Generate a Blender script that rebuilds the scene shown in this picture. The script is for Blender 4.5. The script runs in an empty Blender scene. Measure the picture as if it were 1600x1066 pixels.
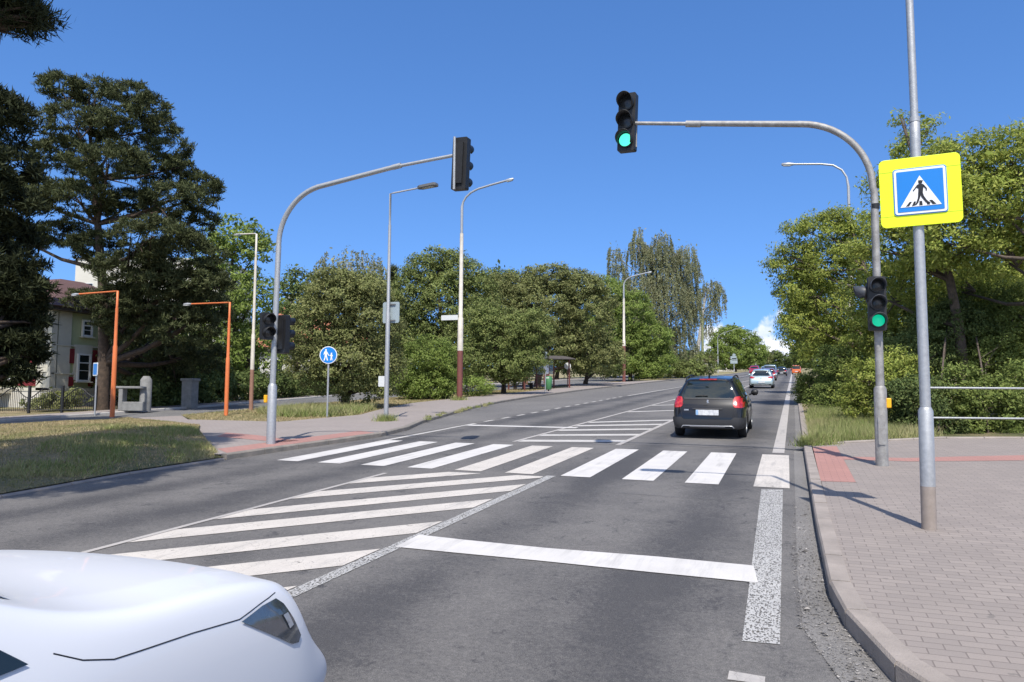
import bpy, bmesh, math, random
import numpy as np
from mathutils import Vector, Matrix
from mathutils.bvhtree import BVHTree
random.seed(7); RNG = np.random.default_rng(7)
R = math.radians
scene = bpy.context.scene
COL = scene.collection

# ------------------------------------------------------------ camera, sky, sun
FPX, CX, CY = 1180., 800., 533.           # focal length and centre in photo pixels
YAW, PITCH, ROLL = R(20.45), R(4.06), .008
S = .03904584                             # the road climbs away from the camera
CAMP = np.array([0, 0, 1.78])
_fw = np.array([-math.sin(YAW)*math.cos(PITCH), math.cos(YAW)*math.cos(PITCH), math.sin(PITCH)])
_r0 = np.array([math.cos(YAW), math.sin(YAW), 0.]); _u0 = np.cross(_r0, _fw)
_r = _r0*math.cos(ROLL)+_u0*math.sin(ROLL); _u = _u0*math.cos(ROLL)-_r0*math.sin(ROLL)
cd = bpy.data.cameras.new("camera"); cam = bpy.data.objects.new("camera", cd); COL.objects.link(cam)
m = Matrix(((_r[0], _u[0], -_fw[0], 0), (_r[1], _u[1], -_fw[1], 0), (_r[2], _u[2], -_fw[2], 1.78), (0, 0, 0, 1)))
cam.matrix_world = m
cd.sensor_width = 36; cd.lens = 36*FPX/1600; cd.clip_end = 4000; cd.clip_start = .05
scene.camera = cam

SUN_AZ, SUN_EL = R(20), R(57)             # sun behind the camera, to the right
tosun = Vector((math.sin(SUN_AZ)*math.cos(SUN_EL), -math.cos(SUN_AZ)*math.cos(SUN_EL), math.sin(SUN_EL)))
sd = bpy.data.lights.new("sun", 'SUN'); sun = bpy.data.objects.new("sun", sd); COL.objects.link(sun)
sd.energy = 4.2; sd.angle = R(.53); sd.color = (1, .945, .86)
sun.rotation_euler = tosun.to_track_quat('Z', 'Y').to_euler(); sun.location = (20, -20, 40)
scene.view_settings.view_transform = 'Standard'; scene.view_settings.look = 'None'
scene.view_settings.exposure = 0.45; scene.view_settings.gamma = 1
scene.view_settings.use_curve_mapping = False

def ray(x, y): return _fw + _r*(x-CX)/FPX - _u*(y-CY)/FPX
def g(x, y, o=0.):
    d = ray(x, y); t = (o-CAMP[2])/(d[2]-S*d[1]); p = CAMP+t*d; return p
def at(x, y, D): return CAMP+ray(x, y)*D
def gz(x, y, o=0.): return S*y+o

w = bpy.data.worlds.new("World"); scene.world = w; w.use_nodes = True
nt = w.node_tree; nt.nodes.clear()
def N(nt, t, **k):
    n = nt.nodes.new(t)
    for a, b in k.items(): setattr(n, a, b)
    return n
out = N(nt, 'ShaderNodeOutputWorld'); bg = N(nt, 'ShaderNodeBackground')
sky = N(nt, 'ShaderNodeTexSky'); sky.sky_type = 'NISHITA'; sky.sun_disc = False
sky.sun_elevation = SUN_EL; sky.sun_rotation = R(180)-SUN_AZ
sky.air_density = 1.0; sky.dust_density = .1; sky.ozone_density = 1.6; sky.altitude = 300
hs = N(nt, 'ShaderNodeHueSaturation'); hs.inputs['Saturation'].default_value = 1.12; hs.inputs['Value'].default_value = 1.0
tint = N(nt, 'ShaderNodeMix', data_type='RGBA', blend_type='MULTIPLY'); tint.inputs['Factor'].default_value = 1; tint.inputs['B'].default_value = (.77, .87, 1.06, 1)
nt.links.new(sky.outputs[0], tint.inputs['A']); nt.links.new(tint.outputs['Result'], hs.inputs['Color'])
tc = N(nt, 'ShaderNodeTexCoord')
# very clean air: look the sky up a little higher than the true direction so that the blue holds down to the horizon
sm_ = N(nt, 'ShaderNodeMapping'); sm_.inputs['Scale'].default_value = (1, 1, .85); sm_.inputs['Location'].default_value = (0, 0, .15)
nt.links.new(tc.outputs['Generated'], sm_.inputs['Vector']); nt.links.new(sm_.outputs[0], sky.inputs['Vector'])
cdir = ray(1185, 545); cdir = cdir/np.linalg.norm(cdir); crt = np.array([cdir[1], -cdir[0], 0]); crt /= np.linalg.norm(crt)
def vdot(v):
    n = N(nt, 'ShaderNodeVectorMath', operation='DOT_PRODUCT'); n.inputs[1].default_value = v
    nt.links.new(tc.outputs['Generated'], n.inputs[0]); return n.outputs['Value']
def mth(op, a, b=None, c=None):
    n = N(nt, 'ShaderNodeMath', operation=op)
    for i, v in enumerate((a, b, c)):
        if v is None: continue
        if isinstance(v, (int, float)): n.inputs[i].default_value = v
        else: nt.links.new(v, n.inputs[i])
    return n.outputs[0]
u = vdot(tuple(crt)); vz = vdot((0, 0, 1)); front = vdot(tuple(cdir))
no = N(nt, 'ShaderNodeTexNoise'); no.inputs['Scale'].default_value = 22; no.inputs['Detail'].default_value = 7
no.inputs['Roughness'].default_value = .55
nt.links.new(tc.outputs['Generated'], no.inputs['Vector'])
vtop = float(cdir[2])
# bank of cumulus low over the far end of the road, higher toward the left
lim = mth('ADD', mth('MULTIPLY', u, -.25), vtop+.028)
below = mth('DIVIDE', mth('SUBTRACT', lim, vz), .05)
uu = mth('DIVIDE', mth('ADD', u, .0), .10); win = mth('MULTIPLY', uu, uu)
dens = mth('SUBTRACT', mth('ADD', mth('MULTIPLY', mth('SUBTRACT', no.outputs[0], .5), 4.2), mth('MINIMUM', below, .55)), mth('MULTIPLY', win, 1.1))
mask = N(nt, 'ShaderNodeMapRange', interpolation_type='SMOOTHSTEP'); nt.links.new(dens, mask.inputs[0])
mask.inputs[1].default_value = -.05; mask.inputs[2].default_value = .45
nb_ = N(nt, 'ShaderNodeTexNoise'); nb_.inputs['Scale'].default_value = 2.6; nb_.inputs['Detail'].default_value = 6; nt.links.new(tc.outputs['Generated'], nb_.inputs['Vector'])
# broken white cloud, added out of view behind the camera to whiten the fill light
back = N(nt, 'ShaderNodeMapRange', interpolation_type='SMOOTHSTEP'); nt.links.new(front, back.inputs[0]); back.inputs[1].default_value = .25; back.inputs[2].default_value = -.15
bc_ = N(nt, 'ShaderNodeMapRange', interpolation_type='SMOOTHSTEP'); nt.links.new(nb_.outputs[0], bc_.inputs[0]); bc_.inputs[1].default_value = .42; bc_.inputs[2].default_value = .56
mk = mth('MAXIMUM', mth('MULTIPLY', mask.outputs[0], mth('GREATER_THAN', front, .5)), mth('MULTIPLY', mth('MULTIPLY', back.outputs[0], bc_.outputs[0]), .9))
no2 = N(nt, 'ShaderNodeTexNoise'); no2.inputs['Scale'].default_value = 30; no2.inputs['Detail'].default_value = 4
mp = N(nt, 'ShaderNodeMapping'); mp.inputs['Location'].default_value = (0.01, .0, -.02)
nt.links.new(tc.outputs['Generated'], mp.inputs['Vector']); nt.links.new(mp.outputs[0], no2.inputs['Vector'])
cr = N(nt, 'ShaderNodeValToRGB'); cr.color_ramp.elements[0].position = .35; cr.color_ramp.elements[1].position = .6
cr.color_ramp.elements[0].color = (3.6, 4.2, 5.6, 1); cr.color_ramp.elements[1].color = (5.9, 6.0, 6.3, 1)
nt.links.new(no2.outputs[0], cr.inputs[0])
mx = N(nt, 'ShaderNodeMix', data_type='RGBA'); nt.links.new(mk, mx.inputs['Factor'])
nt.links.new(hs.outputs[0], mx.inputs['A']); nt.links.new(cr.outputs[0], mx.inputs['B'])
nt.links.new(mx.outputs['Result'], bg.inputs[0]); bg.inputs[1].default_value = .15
nt.links.new(bg.outputs[0], out.inputs[0])

# ------------------------------------------------------------ materials
def mat(name, col, rough=.6, metal=0., noise=None, nscale=8., bump=0., bscale=60., emit=None, es=1., coat=0., spec=None, detail=6):
    m = bpy.data.materials.new(name); m.use_nodes = True; t = m.node_tree; b = t.nodes['Principled BSDF']
    b.inputs['Base Color'].default_value = (*col, 1); b.inputs['Roughness'].default_value = rough
    b.inputs['Metallic'].default_value = metal
    if coat: b.inputs['Coat Weight'].default_value = coat; b.inputs['Coat Roughness'].default_value = .04
    if spec is not None: b.inputs['Specular IOR Level'].default_value = spec
    c = t.nodes.new('ShaderNodeTexCoord')
    if noise:
        n = t.nodes.new('ShaderNodeTexNoise'); n.inputs['Scale'].default_value = nscale; n.inputs['Detail'].default_value = detail
        n.inputs['Roughness'].default_value = .65
        t.links.new(c.outputs['Object'], n.inputs['Vector'])
        r = t.nodes.new('ShaderNodeValToRGB'); r.color_ramp.elements[0].position = .32; r.color_ramp.elements[1].position = .68
        r.color_ramp.elements[0].color = (*noise, 1); r.color_ramp.elements[1].color = (*col, 1)
        t.links.new(n.outputs[0], r.inputs[0]); t.links.new(r.outputs[0], b.inputs['Base Color'])
    if bump:
        n = t.nodes.new('ShaderNodeTexNoise'); n.inputs['Scale'].default_value = bscale; n.inputs['Detail'].default_value = 5
        t.links.new(c.outputs['Object'], n.inputs['Vector'])
        bp = t.nodes.new('ShaderNodeBump'); bp.inputs['Strength'].default_value = bump; bp.inputs['Distance'].default_value = .02
        t.links.new(n.outputs[0], bp.inputs['Height']); t.links.new(bp.outputs[0], b.inputs['Normal'])
    if emit: b.inputs['Emission Color'].default_value = (*emit, 1); b.inputs['Emission Strength'].default_value = es
    return m

class G:                                   # tiny node-graph helper
    def __init__(s, name):
        s.m = bpy.data.materials.new(name); s.m.use_nodes = True; s.t = s.m.node_tree; s.b = s.t.nodes['Principled BSDF']
        s.c = s.t.nodes.new('ShaderNodeTexCoord').outputs['Object']
        s.out = s.t.nodes['Material Output']
    def put(s, sock, v):
        if isinstance(v, bpy.types.NodeSocket): s.t.links.new(v, sock)
        elif isinstance(v, tuple) and len(v) == 3 and sock.type == 'RGBA': sock.default_value = (*v, 1)
        else: sock.default_value = v
    def noise(s, sc, det=5, rough=.6, vec=None, stretch=None):
        n = s.t.nodes.new('ShaderNodeTexNoise'); n.inputs['Scale'].default_value = sc; n.inputs['Detail'].default_value = det
        n.inputs['Roughness'].default_value = rough
        v = vec or s.c
        if stretch: v = s.mapping(v, stretch)
        s.t.links.new(v, n.inputs['Vector']); return n.outputs[0]
    def mapping(s, v, sc=(1, 1, 1), loc=(0, 0, 0), rot=(0, 0, 0)):
        q = s.t.nodes.new('ShaderNodeMapping'); q.inputs['Scale'].default_value = sc; q.inputs['Location'].default_value = loc; q.inputs['Rotation'].default_value = rot
        s.t.links.new(v, q.inputs['Vector']); return q.outputs[0]
    def voro(s, sc, feat='F1', rnd=1., vec=None):
        n = s.t.nodes.new('ShaderNodeTexVoronoi'); n.feature = feat; n.inputs['Scale'].default_value = sc; n.inputs['Randomness'].default_value = rnd
        s.t.links.new(vec or s.c, n.inputs['Vector']); return n
    def math(s, op, a, b=0.):
        n = s.t.nodes.new('ShaderNodeMath'); n.operation = op; s.put(n.inputs[0], a); s.put(n.inputs[1], b); return n.outputs[0]
    def rng(s, v, a, b, c=0., d=1.):
        n = s.t.nodes.new('ShaderNodeMapRange'); s.put(n.inputs[0], v)
        for i, q in enumerate((a, b, c, d)): n.inputs[i+1].default_value = q
        return n.outputs[0]
    def mix(s, f, a, b, mode='MIX'):
        n = s.t.nodes.new('ShaderNodeMix'); n.data_type = 'RGBA'; n.blend_type = mode
        s.put(n.inputs['Factor'], f); s.put(n.inputs['A'], a); s.put(n.inputs['B'], b); return n.outputs['Result']
    def ramp(s, f, stops):
        r = s.t.nodes.new('ShaderNodeValToRGB'); e = r.color_ramp.elements
        while len(e) < len(stops): e.new(.5)
        for q, (p, c) in zip(e, stops): q.position = p; q.color = (*c, 1)
        s.t.links.new(f, r.inputs[0]); return r.outputs[0]
    def sep(s, v=None):
        n = s.t.nodes.new('ShaderNodeSeparateXYZ'); s.t.links.new(v or s.c, n.inputs[0]); return n.outputs
    def bump(s, h, st=.5, dist=.01):
        n = s.t.nodes.new('ShaderNodeBump'); n.inputs['Strength'].default_value = st; n.inputs['Distance'].default_value = dist
        s.t.links.new(h, n.inputs['Height']); s.t.links.new(n.outputs[0], s.b.inputs['Normal'])
    def base(s, c, rough=.8):
        s.put(s.b.inputs['Base Color'], c); s.put(s.b.inputs['Roughness'], rough); return s
    def alpha(s, a): s.put(s.b.inputs['Alpha'], a)

def asphalt(name, dark, light, tracks=False, cracks=.5):
    q = G(name)
    fine = q.noise(150, 3, .8); big = q.noise(.35, 5, .6); mid = q.noise(3.0, 5, .65)
    f = q.math('ADD', q.math('MULTIPLY', big, .5), q.math('ADD', q.math('MULTIPLY', mid, .14), q.math('MULTIPLY', q.noise(26, 4, .7), .36)))
    if tracks:
        xyz = q.sep(); x = q.math('ADD', xyz[0], q.math('MULTIPLY', q.math('SUBTRACT', q.noise(.5, 3), .5), .5))
        tot = 0.
        for cx in (-1.05, -2.95, -7.3, -8.9):
            d = q.math('DIVIDE', q.math('SUBTRACT', x, cx), .42); e = q.math('POWER', 2.718, q.math('MULTIPLY', q.math('MULTIPLY', d, d), -1.))
            tot = q.math('ADD', tot, e)
        f = q.math('SUBTRACT', q.math('ADD', f, .02), q.math('MULTIPLY', tot, .13))
        sp = q.rng(q.noise(4, 5, .75, stretch=(1, .6, 1)), .60, .70)            # oil spots
        f = q.math('SUBTRACT', f, q.math('MULTIPLY', sp, .2))
    c = q.ramp(f, [(.37, dark), (.57, light)])
    sp = q.rng(fine, .33, .70, .45, 1.75)
    n = q.t.nodes.new('ShaderNodeVectorMath'); n.operation = 'SCALE'; q.t.links.new(c, n.inputs[0]); q.t.links.new(sp, n.inputs['Scale'])
    c = n.outputs[0]
    v = q.voro(420); chip = q.rng(q.sep(v.outputs['Color'])[0], .93, .97)
    c = q.mix(q.math('MULTIPLY', chip, .55), c, (.30, .29, .27))
    q.base(c, .82); q.b.inputs['Specular IOR Level'].default_value = .35
    q.bump(q.math('ADD', q.noise(190, 3, .7), q.math('MULTIPLY', mid, .1)), .6, .006)
    return q.m
M = {}
M['asphalt'] = asphalt('asphalt', (.056, .054, .055), (.140, .132, .124), True)
M['asphalt_bay'] = asphalt('asphalt_bay', (.105, .100, .096), (.150, .142, .134))
M['asphalt_side'] = asphalt('asphalt_side', (.10, .097, .095), (.15, .146, .14))

def paint(name, col, wear=.5, lumps=False):
    q = G(name)
    n = q.noise(9, 6, .75); cr = q.voro(16, 'DISTANCE_TO_EDGE', 1., q.mapping(q.c, (1, 1, 1)))
    crn = q.rng(q.math('ADD', cr.outputs['Distance'], q.math('MULTIPLY', q.noise(4, 3), .05)), .028, .036, 0, 1)
    a = q.rng(n, .62+.12*(1-wear), .66+.12*(1-wear), 1., .25)
    if lumps:
        lv = q.noise(70, 3, .6, stretch=(1, .55, 1)); a = q.rng(lv, .42, .49, 0., 1.)
    else:
        a = q.math('MULTIPLY', a, q.math('MAXIMUM', crn, 1-.55*wear))
    c = q.mix(q.rng(q.noise(2.2, 5), .3, .7), col, tuple(x*.86 for x in col))
    c = q.mix(q.rng(q.noise(120, 3, .7), .45, .75, 0, .35), c, tuple(x*.55 for x in col))
    sc_ = q.math('MULTIPLY', q.rng(q.noise(5, 5, .7, stretch=(1.6, .12, 1)), .50, .68, 0, .5), q.rng(q.noise(.8, 3), .40, .60))
    c = q.mix(sc_, c, (.20, .195, .19))
    q.base(c, .7); q.alpha(a); q.bump(q.noise(150, 3), .3, .004)
    return q.m
M['paint'] = paint('road_paint', (.52, .495, .46), .4)
M['paint_new'] = paint('road_paint_fresh', (.60, .575, .545), .15)
M['paint_cream'] = paint('road_paint_cream', (.57, .525, .47), .9)
M['paint_lumps'] = paint('road_paint_structured', (.45, .44, .42), .6, True)
M['paint_pink'] = paint('road_paint_dull', (.44, .41, .38), .5)

def pavers(name, c1, c2, mortar, sc=(1, 1, 1), rot=0, bw=.2, rh=.1):
    q = G(name)
    v = q.mapping(q.c, sc, (0, 0, 0), (0, 0, rot))
    b = q.t.nodes.new('ShaderNodeTexBrick'); b.offset = .5
    q.t.links.new(v, b.inputs['Vector'])
    for k, c in (('Color1', c1), ('Color2', c2), ('Mortar', mortar)): b.inputs[k].default_value = (*c, 1)
    b.inputs['Scale'].default_value = 1; b.inputs['Brick Width'].default_value = bw; b.inputs['Row Height'].default_value = rh
    b.inputs['Mortar Size'].default_value = .0045; b.inputs['Mortar Smooth'].default_value = .3; b.inputs['Bias'].default_value = 0
    c = q.mix(q.rng(q.noise(.9, 6, .6), .3, .7, 0, .55), b.outputs['Color'], tuple(x*.72 for x in c1))
    c = q.mix(q.rng(q.noise(90, 4, .8), .4, .75, 0, .45), c, tuple(x*.6 for x in c1))
    sp = q.rng(q.noise(7, 3, .5), .70, .73, 0, .5); c = q.mix(sp, c, (.11, .10, .09))
    q.base(c, .85)
    q.bump(q.math('ADD', q.math('MULTIPLY', b.outputs['Fac'], -1.), q.math('MULTIPLY', q.noise(120, 3), .25)), .6, .006)
    return q.m
M['pavers'] = pavers('concrete_pavers', (.30, .258, .228), (.245, .212, .19), (.14, .115, .10))
M['pavers_left'] = pavers('worn_pavers', (.32, .275, .25), (.285, .25, .225), (.17, .15, .14), bw=.2, rh=.1)
M['red_pavers'] = pavers('red_tactile_pavers', (.41, .215, .18), (.37, .195, .165), (.2, .12, .11))
M['kerb'] = mat('kerb_concrete', (.33, .285, .25), .85, noise=(.23, .20, .175), nscale=3, bump=.4, bscale=80)
M['kerb_dark'] = mat('kerb_stone', (.27, .235, .20), .85, noise=(.16, .15, .13), nscale=3, bump=.5, bscale=50)
M['gutter'] = asphalt('gutter', (.12, .115, .108), (.19, .18, .17))
q = G('dry_grass')
gf = q.math('ADD', q.math('MULTIPLY', q.noise(.5, 5, .6), .6), q.math('MULTIPLY', q.noise(3.5, 6, .7), .4))
gc = q.ramp(gf, [(.36, (.10, .13, .04)), (.46, (.20, .19, .08)), (.54, (.31, .25, .135)), (.66, (.38, .29, .17))])
gc = q.mix(q.rng(q.noise(60, 4, .8), .40, .75, 0, .35), gc, (.10, .09, .04)); q.base(gc, .95); q.bump(q.noise(50, 5, .8), 1., .05); M['grass'] = q.m
def blade_mat(name, stops, alt=None):
    q = G(name); gi = q.t.nodes.new('ShaderNodeNewGeometry')
    c = q.ramp(gi.outputs['Random Per Island'], stops)
    q.base(q.mix(q.rng(q.noise(.55, 5, .6), .50, .66, 0, .7), c, alt or stops[-1][1]), .8); q.b.inputs['Specular IOR Level'].default_value = .15; return q.m
M['blades_dry'] = blade_mat('dry_grass_blades', [(0, (.20, .19, .08)), (.4, (.30, .25, .13)), (.7, (.38, .30, .17)), (1, (.44, .34, .21))], (.14, .17, .055))
M['blades_green'] = blade_mat('green_grass_blades', [(0, (.14, .19, .05)), (.5, (.21, .25, .08)), (.85, (.30, .29, .13)), (1, (.38, .33, .18))])
M['gravel'] = blade_mat('loose_gravel', [(0, (.07, .065, .06)), (.6, (.16, .15, .14)), (.9, (.30, .28, .26)), (1, (.4, .38, .36))])

def leaf_mat(name, cols, trans=.3, vscale=.45, spec=.12):
    q = G(name); gi = q.t.nodes.new('ShaderNodeNewGeometry').outputs['Random Per Island']
    n = len(cols)-1
    c = q.ramp(gi, [(i/n, k) for i, k in enumerate(cols)])
    c2 = q.t.nodes.new('ShaderNodeVectorMath'); c2.operation = 'SCALE'; q.t.links.new(c, c2.inputs[0])
    q.t.links.new(q.rng(q.noise(vscale, 4, .6), .3, .7, .7, 1.35), c2.inputs['Scale'])
    q.base(c2.outputs[0], .65); q.b.inputs['Specular IOR Level'].default_value = spec
    tr = q.t.nodes.new('ShaderNodeBsdfTranslucent'); q.t.links.new(c2.outputs[0], tr.inputs[0])
    mx = q.t.nodes.new('ShaderNodeMixShader'); mx.inputs[0].default_value = trans
    q.t.links.new(q.b.outputs[0], mx.inputs[1]); q.t.links.new(tr.outputs[0], mx.inputs[2]); q.t.links.new(mx.outputs[0], q.out.inputs[0])
    return q.m
M['l_maple'] = leaf_mat('ash_maple_leaves', [(0.1474, 0.1973, 0.0376), (0.2555, 0.3049, 0.0599), (0.3931, 0.4125, 0.1026), (0.2162, 0.269, 0.0599)], .35)
M['l_ivy'] = leaf_mat('dark_shrub_leaves', [(0.0924, 0.1275, 0.0313), (0.1512, 0.195, 0.0499), (0.2184, 0.255, 0.0712)], .25)
M['l_broad'] = leaf_mat('broadleaf_leaves', [(0.1016, 0.1403, 0.0392), (0.1663, 0.2063, 0.0627), (0.2402, 0.264, 0.0941), (0.1386, 0.1733, 0.0549)], .25)
M['l_broad2'] = leaf_mat('olive_leaves', [(0.1176, 0.1425, 0.0499), (0.1848, 0.2025, 0.0712), (0.252, 0.255, 0.1069), (0.1428, 0.165, 0.057)], .25)
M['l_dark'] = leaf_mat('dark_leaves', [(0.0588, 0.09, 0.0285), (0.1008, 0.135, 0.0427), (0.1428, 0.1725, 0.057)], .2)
M['l_bright'] = leaf_mat('bright_green_leaves', [(0.1344, 0.195, 0.0427), (0.2016, 0.27, 0.0641), (0.2856, 0.345, 0.0997)], .35)
M['l_birch'] = leaf_mat('birch_leaves', [(0.1478, 0.168, 0.0854), (0.2218, 0.2352, 0.1283), (0.3142, 0.3024, 0.171)], .25)
M['l_pine'] = leaf_mat('pine_needles', [(0.035, 0.0464, 0.0186), (0.065, 0.0774, 0.031), (0.105, 0.1135, 0.0516)], .12, 1.0)
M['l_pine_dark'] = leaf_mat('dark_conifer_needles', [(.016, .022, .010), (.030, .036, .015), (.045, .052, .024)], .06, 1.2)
M['bark'] = mat('bark', (.12, .09, .065), .9, noise=(.05, .038, .03), nscale=9, bump=.8, bscale=18)
M['bark_pine'] = mat('pine_bark', (.095, .065, .045), .9, noise=(.035, .025, .018), nscale=7, bump=.9, bscale=14)
M['bark_birch'] = mat('birch_bark', (.62, .60, .55), .7, noise=(.16, .15, .13), nscale=5, bump=.3)
M['galv'] = mat('galvanised_steel', (.46, .47, .475), .5, .55, noise=(.36, .37, .38), nscale=22, bump=.15, bscale=120)
M['galv_old'] = mat('dull_galvanised_steel', (.36, .355, .34), .6, .35, noise=(.22, .21, .20), nscale=9, bump=.2, bscale=90)
M['pole_stain'] = mat('stained_steel_base', (.32, .27, .235), .7, .1, noise=(.25, .21, .18), nscale=12)
M['cream'] = mat('cream_paint', (.66, .62, .54), .6, noise=(.52, .47, .40), nscale=4)
M['maroon'] = mat('maroon_paint', (.20, .065, .055), .6, noise=(.15, .055, .045), nscale=5)
M['brownpole'] = mat('brown_pole_paint', (.30, .16, .11), .65, noise=(.24, .13, .09), nscale=5)
M['orange'] = mat('orange_pole_paint', (.72, .19, .055), .5, noise=(.60, .16, .05), nscale=4)
M['black_plastic'] = mat('black_plastic', (.009, .009, .010), .5, noise=(.014, .014, .015), nscale=9)
M['grey_plastic'] = mat('weathered_visor_plastic', (.05, .055, .065), .5)
M['lens_dark'] = mat('unlit_lens', (.02, .02, .02), .25)
M['lens_green'] = mat('green_lamp', (.02, .5, .32), .4, emit=(.10, .95, .62), es=.95)
M['lens_green2'] = mat('green_lamp_dim', (.01, .35, .2), .4, emit=(.0, .60, .33), es=.55)
M['led'] = mat('lamp_glass', (.42, .42, .40), .2)
M['lamp_dark'] = mat('lamp_housing', (.12, .12, .12), .5)
M['yellow_box'] = mat('push_button_yellow', (.85, .42, .01), .4)
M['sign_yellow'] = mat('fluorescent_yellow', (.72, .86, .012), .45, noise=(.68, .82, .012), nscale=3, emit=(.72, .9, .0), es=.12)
M['sign_blue'] = mat('sign_blue', (.008, .20, .62), .35, noise=(.008, .19, .58), nscale=3)
M['sign_white'] = mat('sign_white', (.80, .81, .82), .4, noise=(.74, .75, .76), nscale=4)
M['sign_black'] = mat('sign_black', (.01, .01, .012), .4)
M['sign_back'] = mat('sign_back', (.34, .40, .42), .55, .2, noise=(.29, .35, .37), nscale=4)
M['white_paint'] = mat('white_sheet', (.62, .64, .64), .5)
M['bin_green'] = mat('bin_green', (.06, .20, .08), .5)
M['tyre'] = mat('tyre_rubber', (.013, .013, .014), .85)
M['rim'] = mat('alloy_rim', (.38, .39, .40), .35, .8)
M['glass_car'] = mat('car_glass', (.012, .018, .018), .04, coat=.6)
M['plastic_grey'] = mat('bumper_plastic', (.03, .03, .033), .6)
M['trim'] = mat('silver_trim', (.45, .46, .48), .35, .6)
def carpaint(name, col, metal=.3): return mat(name, col, .32, metal, coat=1.)
M['car_black'] = carpaint('black_paint', (.007, .007, .009), 0)
M['car_black'].node_tree.nodes['Principled BSDF'].inputs['Specular IOR Level'].default_value = .25; M['car_black'].node_tree.nodes['Principled BSDF'].inputs['Coat Weight'].default_value = .7
M['car_silver'] = carpaint('silver_blue_paint', (.42, .52, .54), .4)
M['car_white'] = carpaint('white_paint', (.60, .61, .635), 0); M['car_white'].node_tree.nodes['Principled BSDF'].inputs['Coat Weight'].default_value = .35; M['car_white'].node_tree.nodes['Principled BSDF'].inputs['Roughness'].default_value = .45; M['car_white'].node_tree.nodes['Principled BSDF'].inputs['Specular IOR Level'].default_value = .2
M['car_maroon'] = carpaint('maroon_car_paint', (.16, .02, .025))
M['car_red'] = carpaint('red_paint', (.38, .02, .03))
M['car_grey'] = carpaint('grey_paint', (.20, .25, .26))
M['car_blue'] = carpaint('pale_blue_paint', (.42, .48, .60))
M['car_orange'] = carpaint('orange_paint', (.62, .13, .02), 0)
q = G('tail_lamp_red'); rr = q.noise(14, 2); q.base(q.mix(q.rng(rr, .45, .55, 0, .6), (.30, .006, .008), (.58, .035, .03)), .2); q.b.inputs['Coat Weight'].default_value = 1
M['tail'] = q.m
M['headlamp'] = mat('headlamp_glass', (.10, .12, .15), .12, .3, noise=(.02, .025, .03), nscale=5, coat=1)
M['plate'] = mat('number_plate', (.70, .71, .72), .5, noise=(.50, .51, .53), nscale=16, detail=1)
M['plate_blue'] = mat('plate_band', (.25, .42, .66), .5)
M['wall_cream'] = mat('cream_render', (.56, .53, .43), .9, noise=(.48, .45, .37), nscale=1.5)
M['wall_green'] = mat('pale_green_render', (.40, .43, .24), .9, noise=(.36, .39, .22), nscale=2)
M['red_panel'] = mat('dark_red_panel', (.16, .008, .012), .7)
M['wall_white'] = mat('white_render', (.48, .48, .46), .9, noise=(.42, .42, .40), nscale=1)
M['wall_plinth'] = mat('plinth_render', (.60, .57, .50), .9, noise=(.50, .47, .41), nscale=2)
M['concrete_panel'] = mat('panel_block_render', (.56, .54, .48), .9, noise=(.52, .50, .44), nscale=.4)
q = G('roof_tiles'); b = q.voro(4, rnd=.4); q.base(q.mix(q.noise(2, 4), (.085, .045, .04), (.13, .07, .06)), .85)
wv = q.t.nodes.new('ShaderNodeTexWave'); wv.inputs['Scale'].default_value = 3.2; wv.bands_direction = 'Z'; q.t.links.new(q.c, wv.inputs[0]); q.bump(wv.outputs[0], .8, .05); M['roof'] = q.m
M['roof_orange'] = mat('orange_tiles', (.45, .17, .09), .85, noise=(.34, .13, .08), nscale=3, bump=.5, bscale=9)
M['frame_white'] = mat('window_frame', (.68, .68, .66), .5)
M['pane'] = mat('window_pane', (.02, .025, .025), .06)
M['iron'] = mat('wrought_iron', (.012, .012, .013), .5)
M['wood_dark'] = mat('dark_wood', (.045, .035, .028), .85)
M['shelter_roof'] = mat('shelter_roof', (.10, .085, .075), .7, noise=(.06, .05, .045), nscale=4)
q = G('shelter_glass'); q.base((.25, .32, .34), .1); q.alpha(.55); M['shelter_glass'] = q.m
M['concrete'] = mat('cast_concrete', (.26, .26, .25), .9, noise=(.17, .17, .165), nscale=4, bump=.3)
M['dark_seam'] = mat('tar_seam', (.02, .02, .022), .6)
M['umbel'] = mat('white_flowers', (.6, .6, .55), .8)

# ------------------------------------------------------------ object helpers
def tag(o, label=None, cat=None, group=None, kind=None):
    if label: o['label'] = label
    if cat: o['category'] = cat
    if group: o['group'] = group
    if kind: o['kind'] = kind
    return o
def thing(name, label, cat, loc=(0, 0, 0), rz=0, group=None, rx=0):
    o = bpy.data.objects.new(name, None); COL.objects.link(o); o.empty_display_size = .2
    o.location = loc; o.rotation_euler = (rx, 0, rz); return tag(o, label, cat, group)
def link(name, me, mats, parent=None, smooth=False):
    me.name = name; o = bpy.data.objects.new(name, me); COL.objects.link(o)
    for m_ in (mats if isinstance(mats, (list, tuple)) else [mats]): me.materials.append(m_)
    if smooth: me.polygons.foreach_set('use_smooth', [True]*len(me.polygons))
    if parent: o.parent = parent
    return o
def copy_tree(o, parent=None):
    c = o.copy(); COL.objects.link(c)
    if parent: c.parent = parent
    for ch in [x for x in bpy.data.objects if x.parent == o]: copy_tree(ch, c)
    return c
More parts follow.
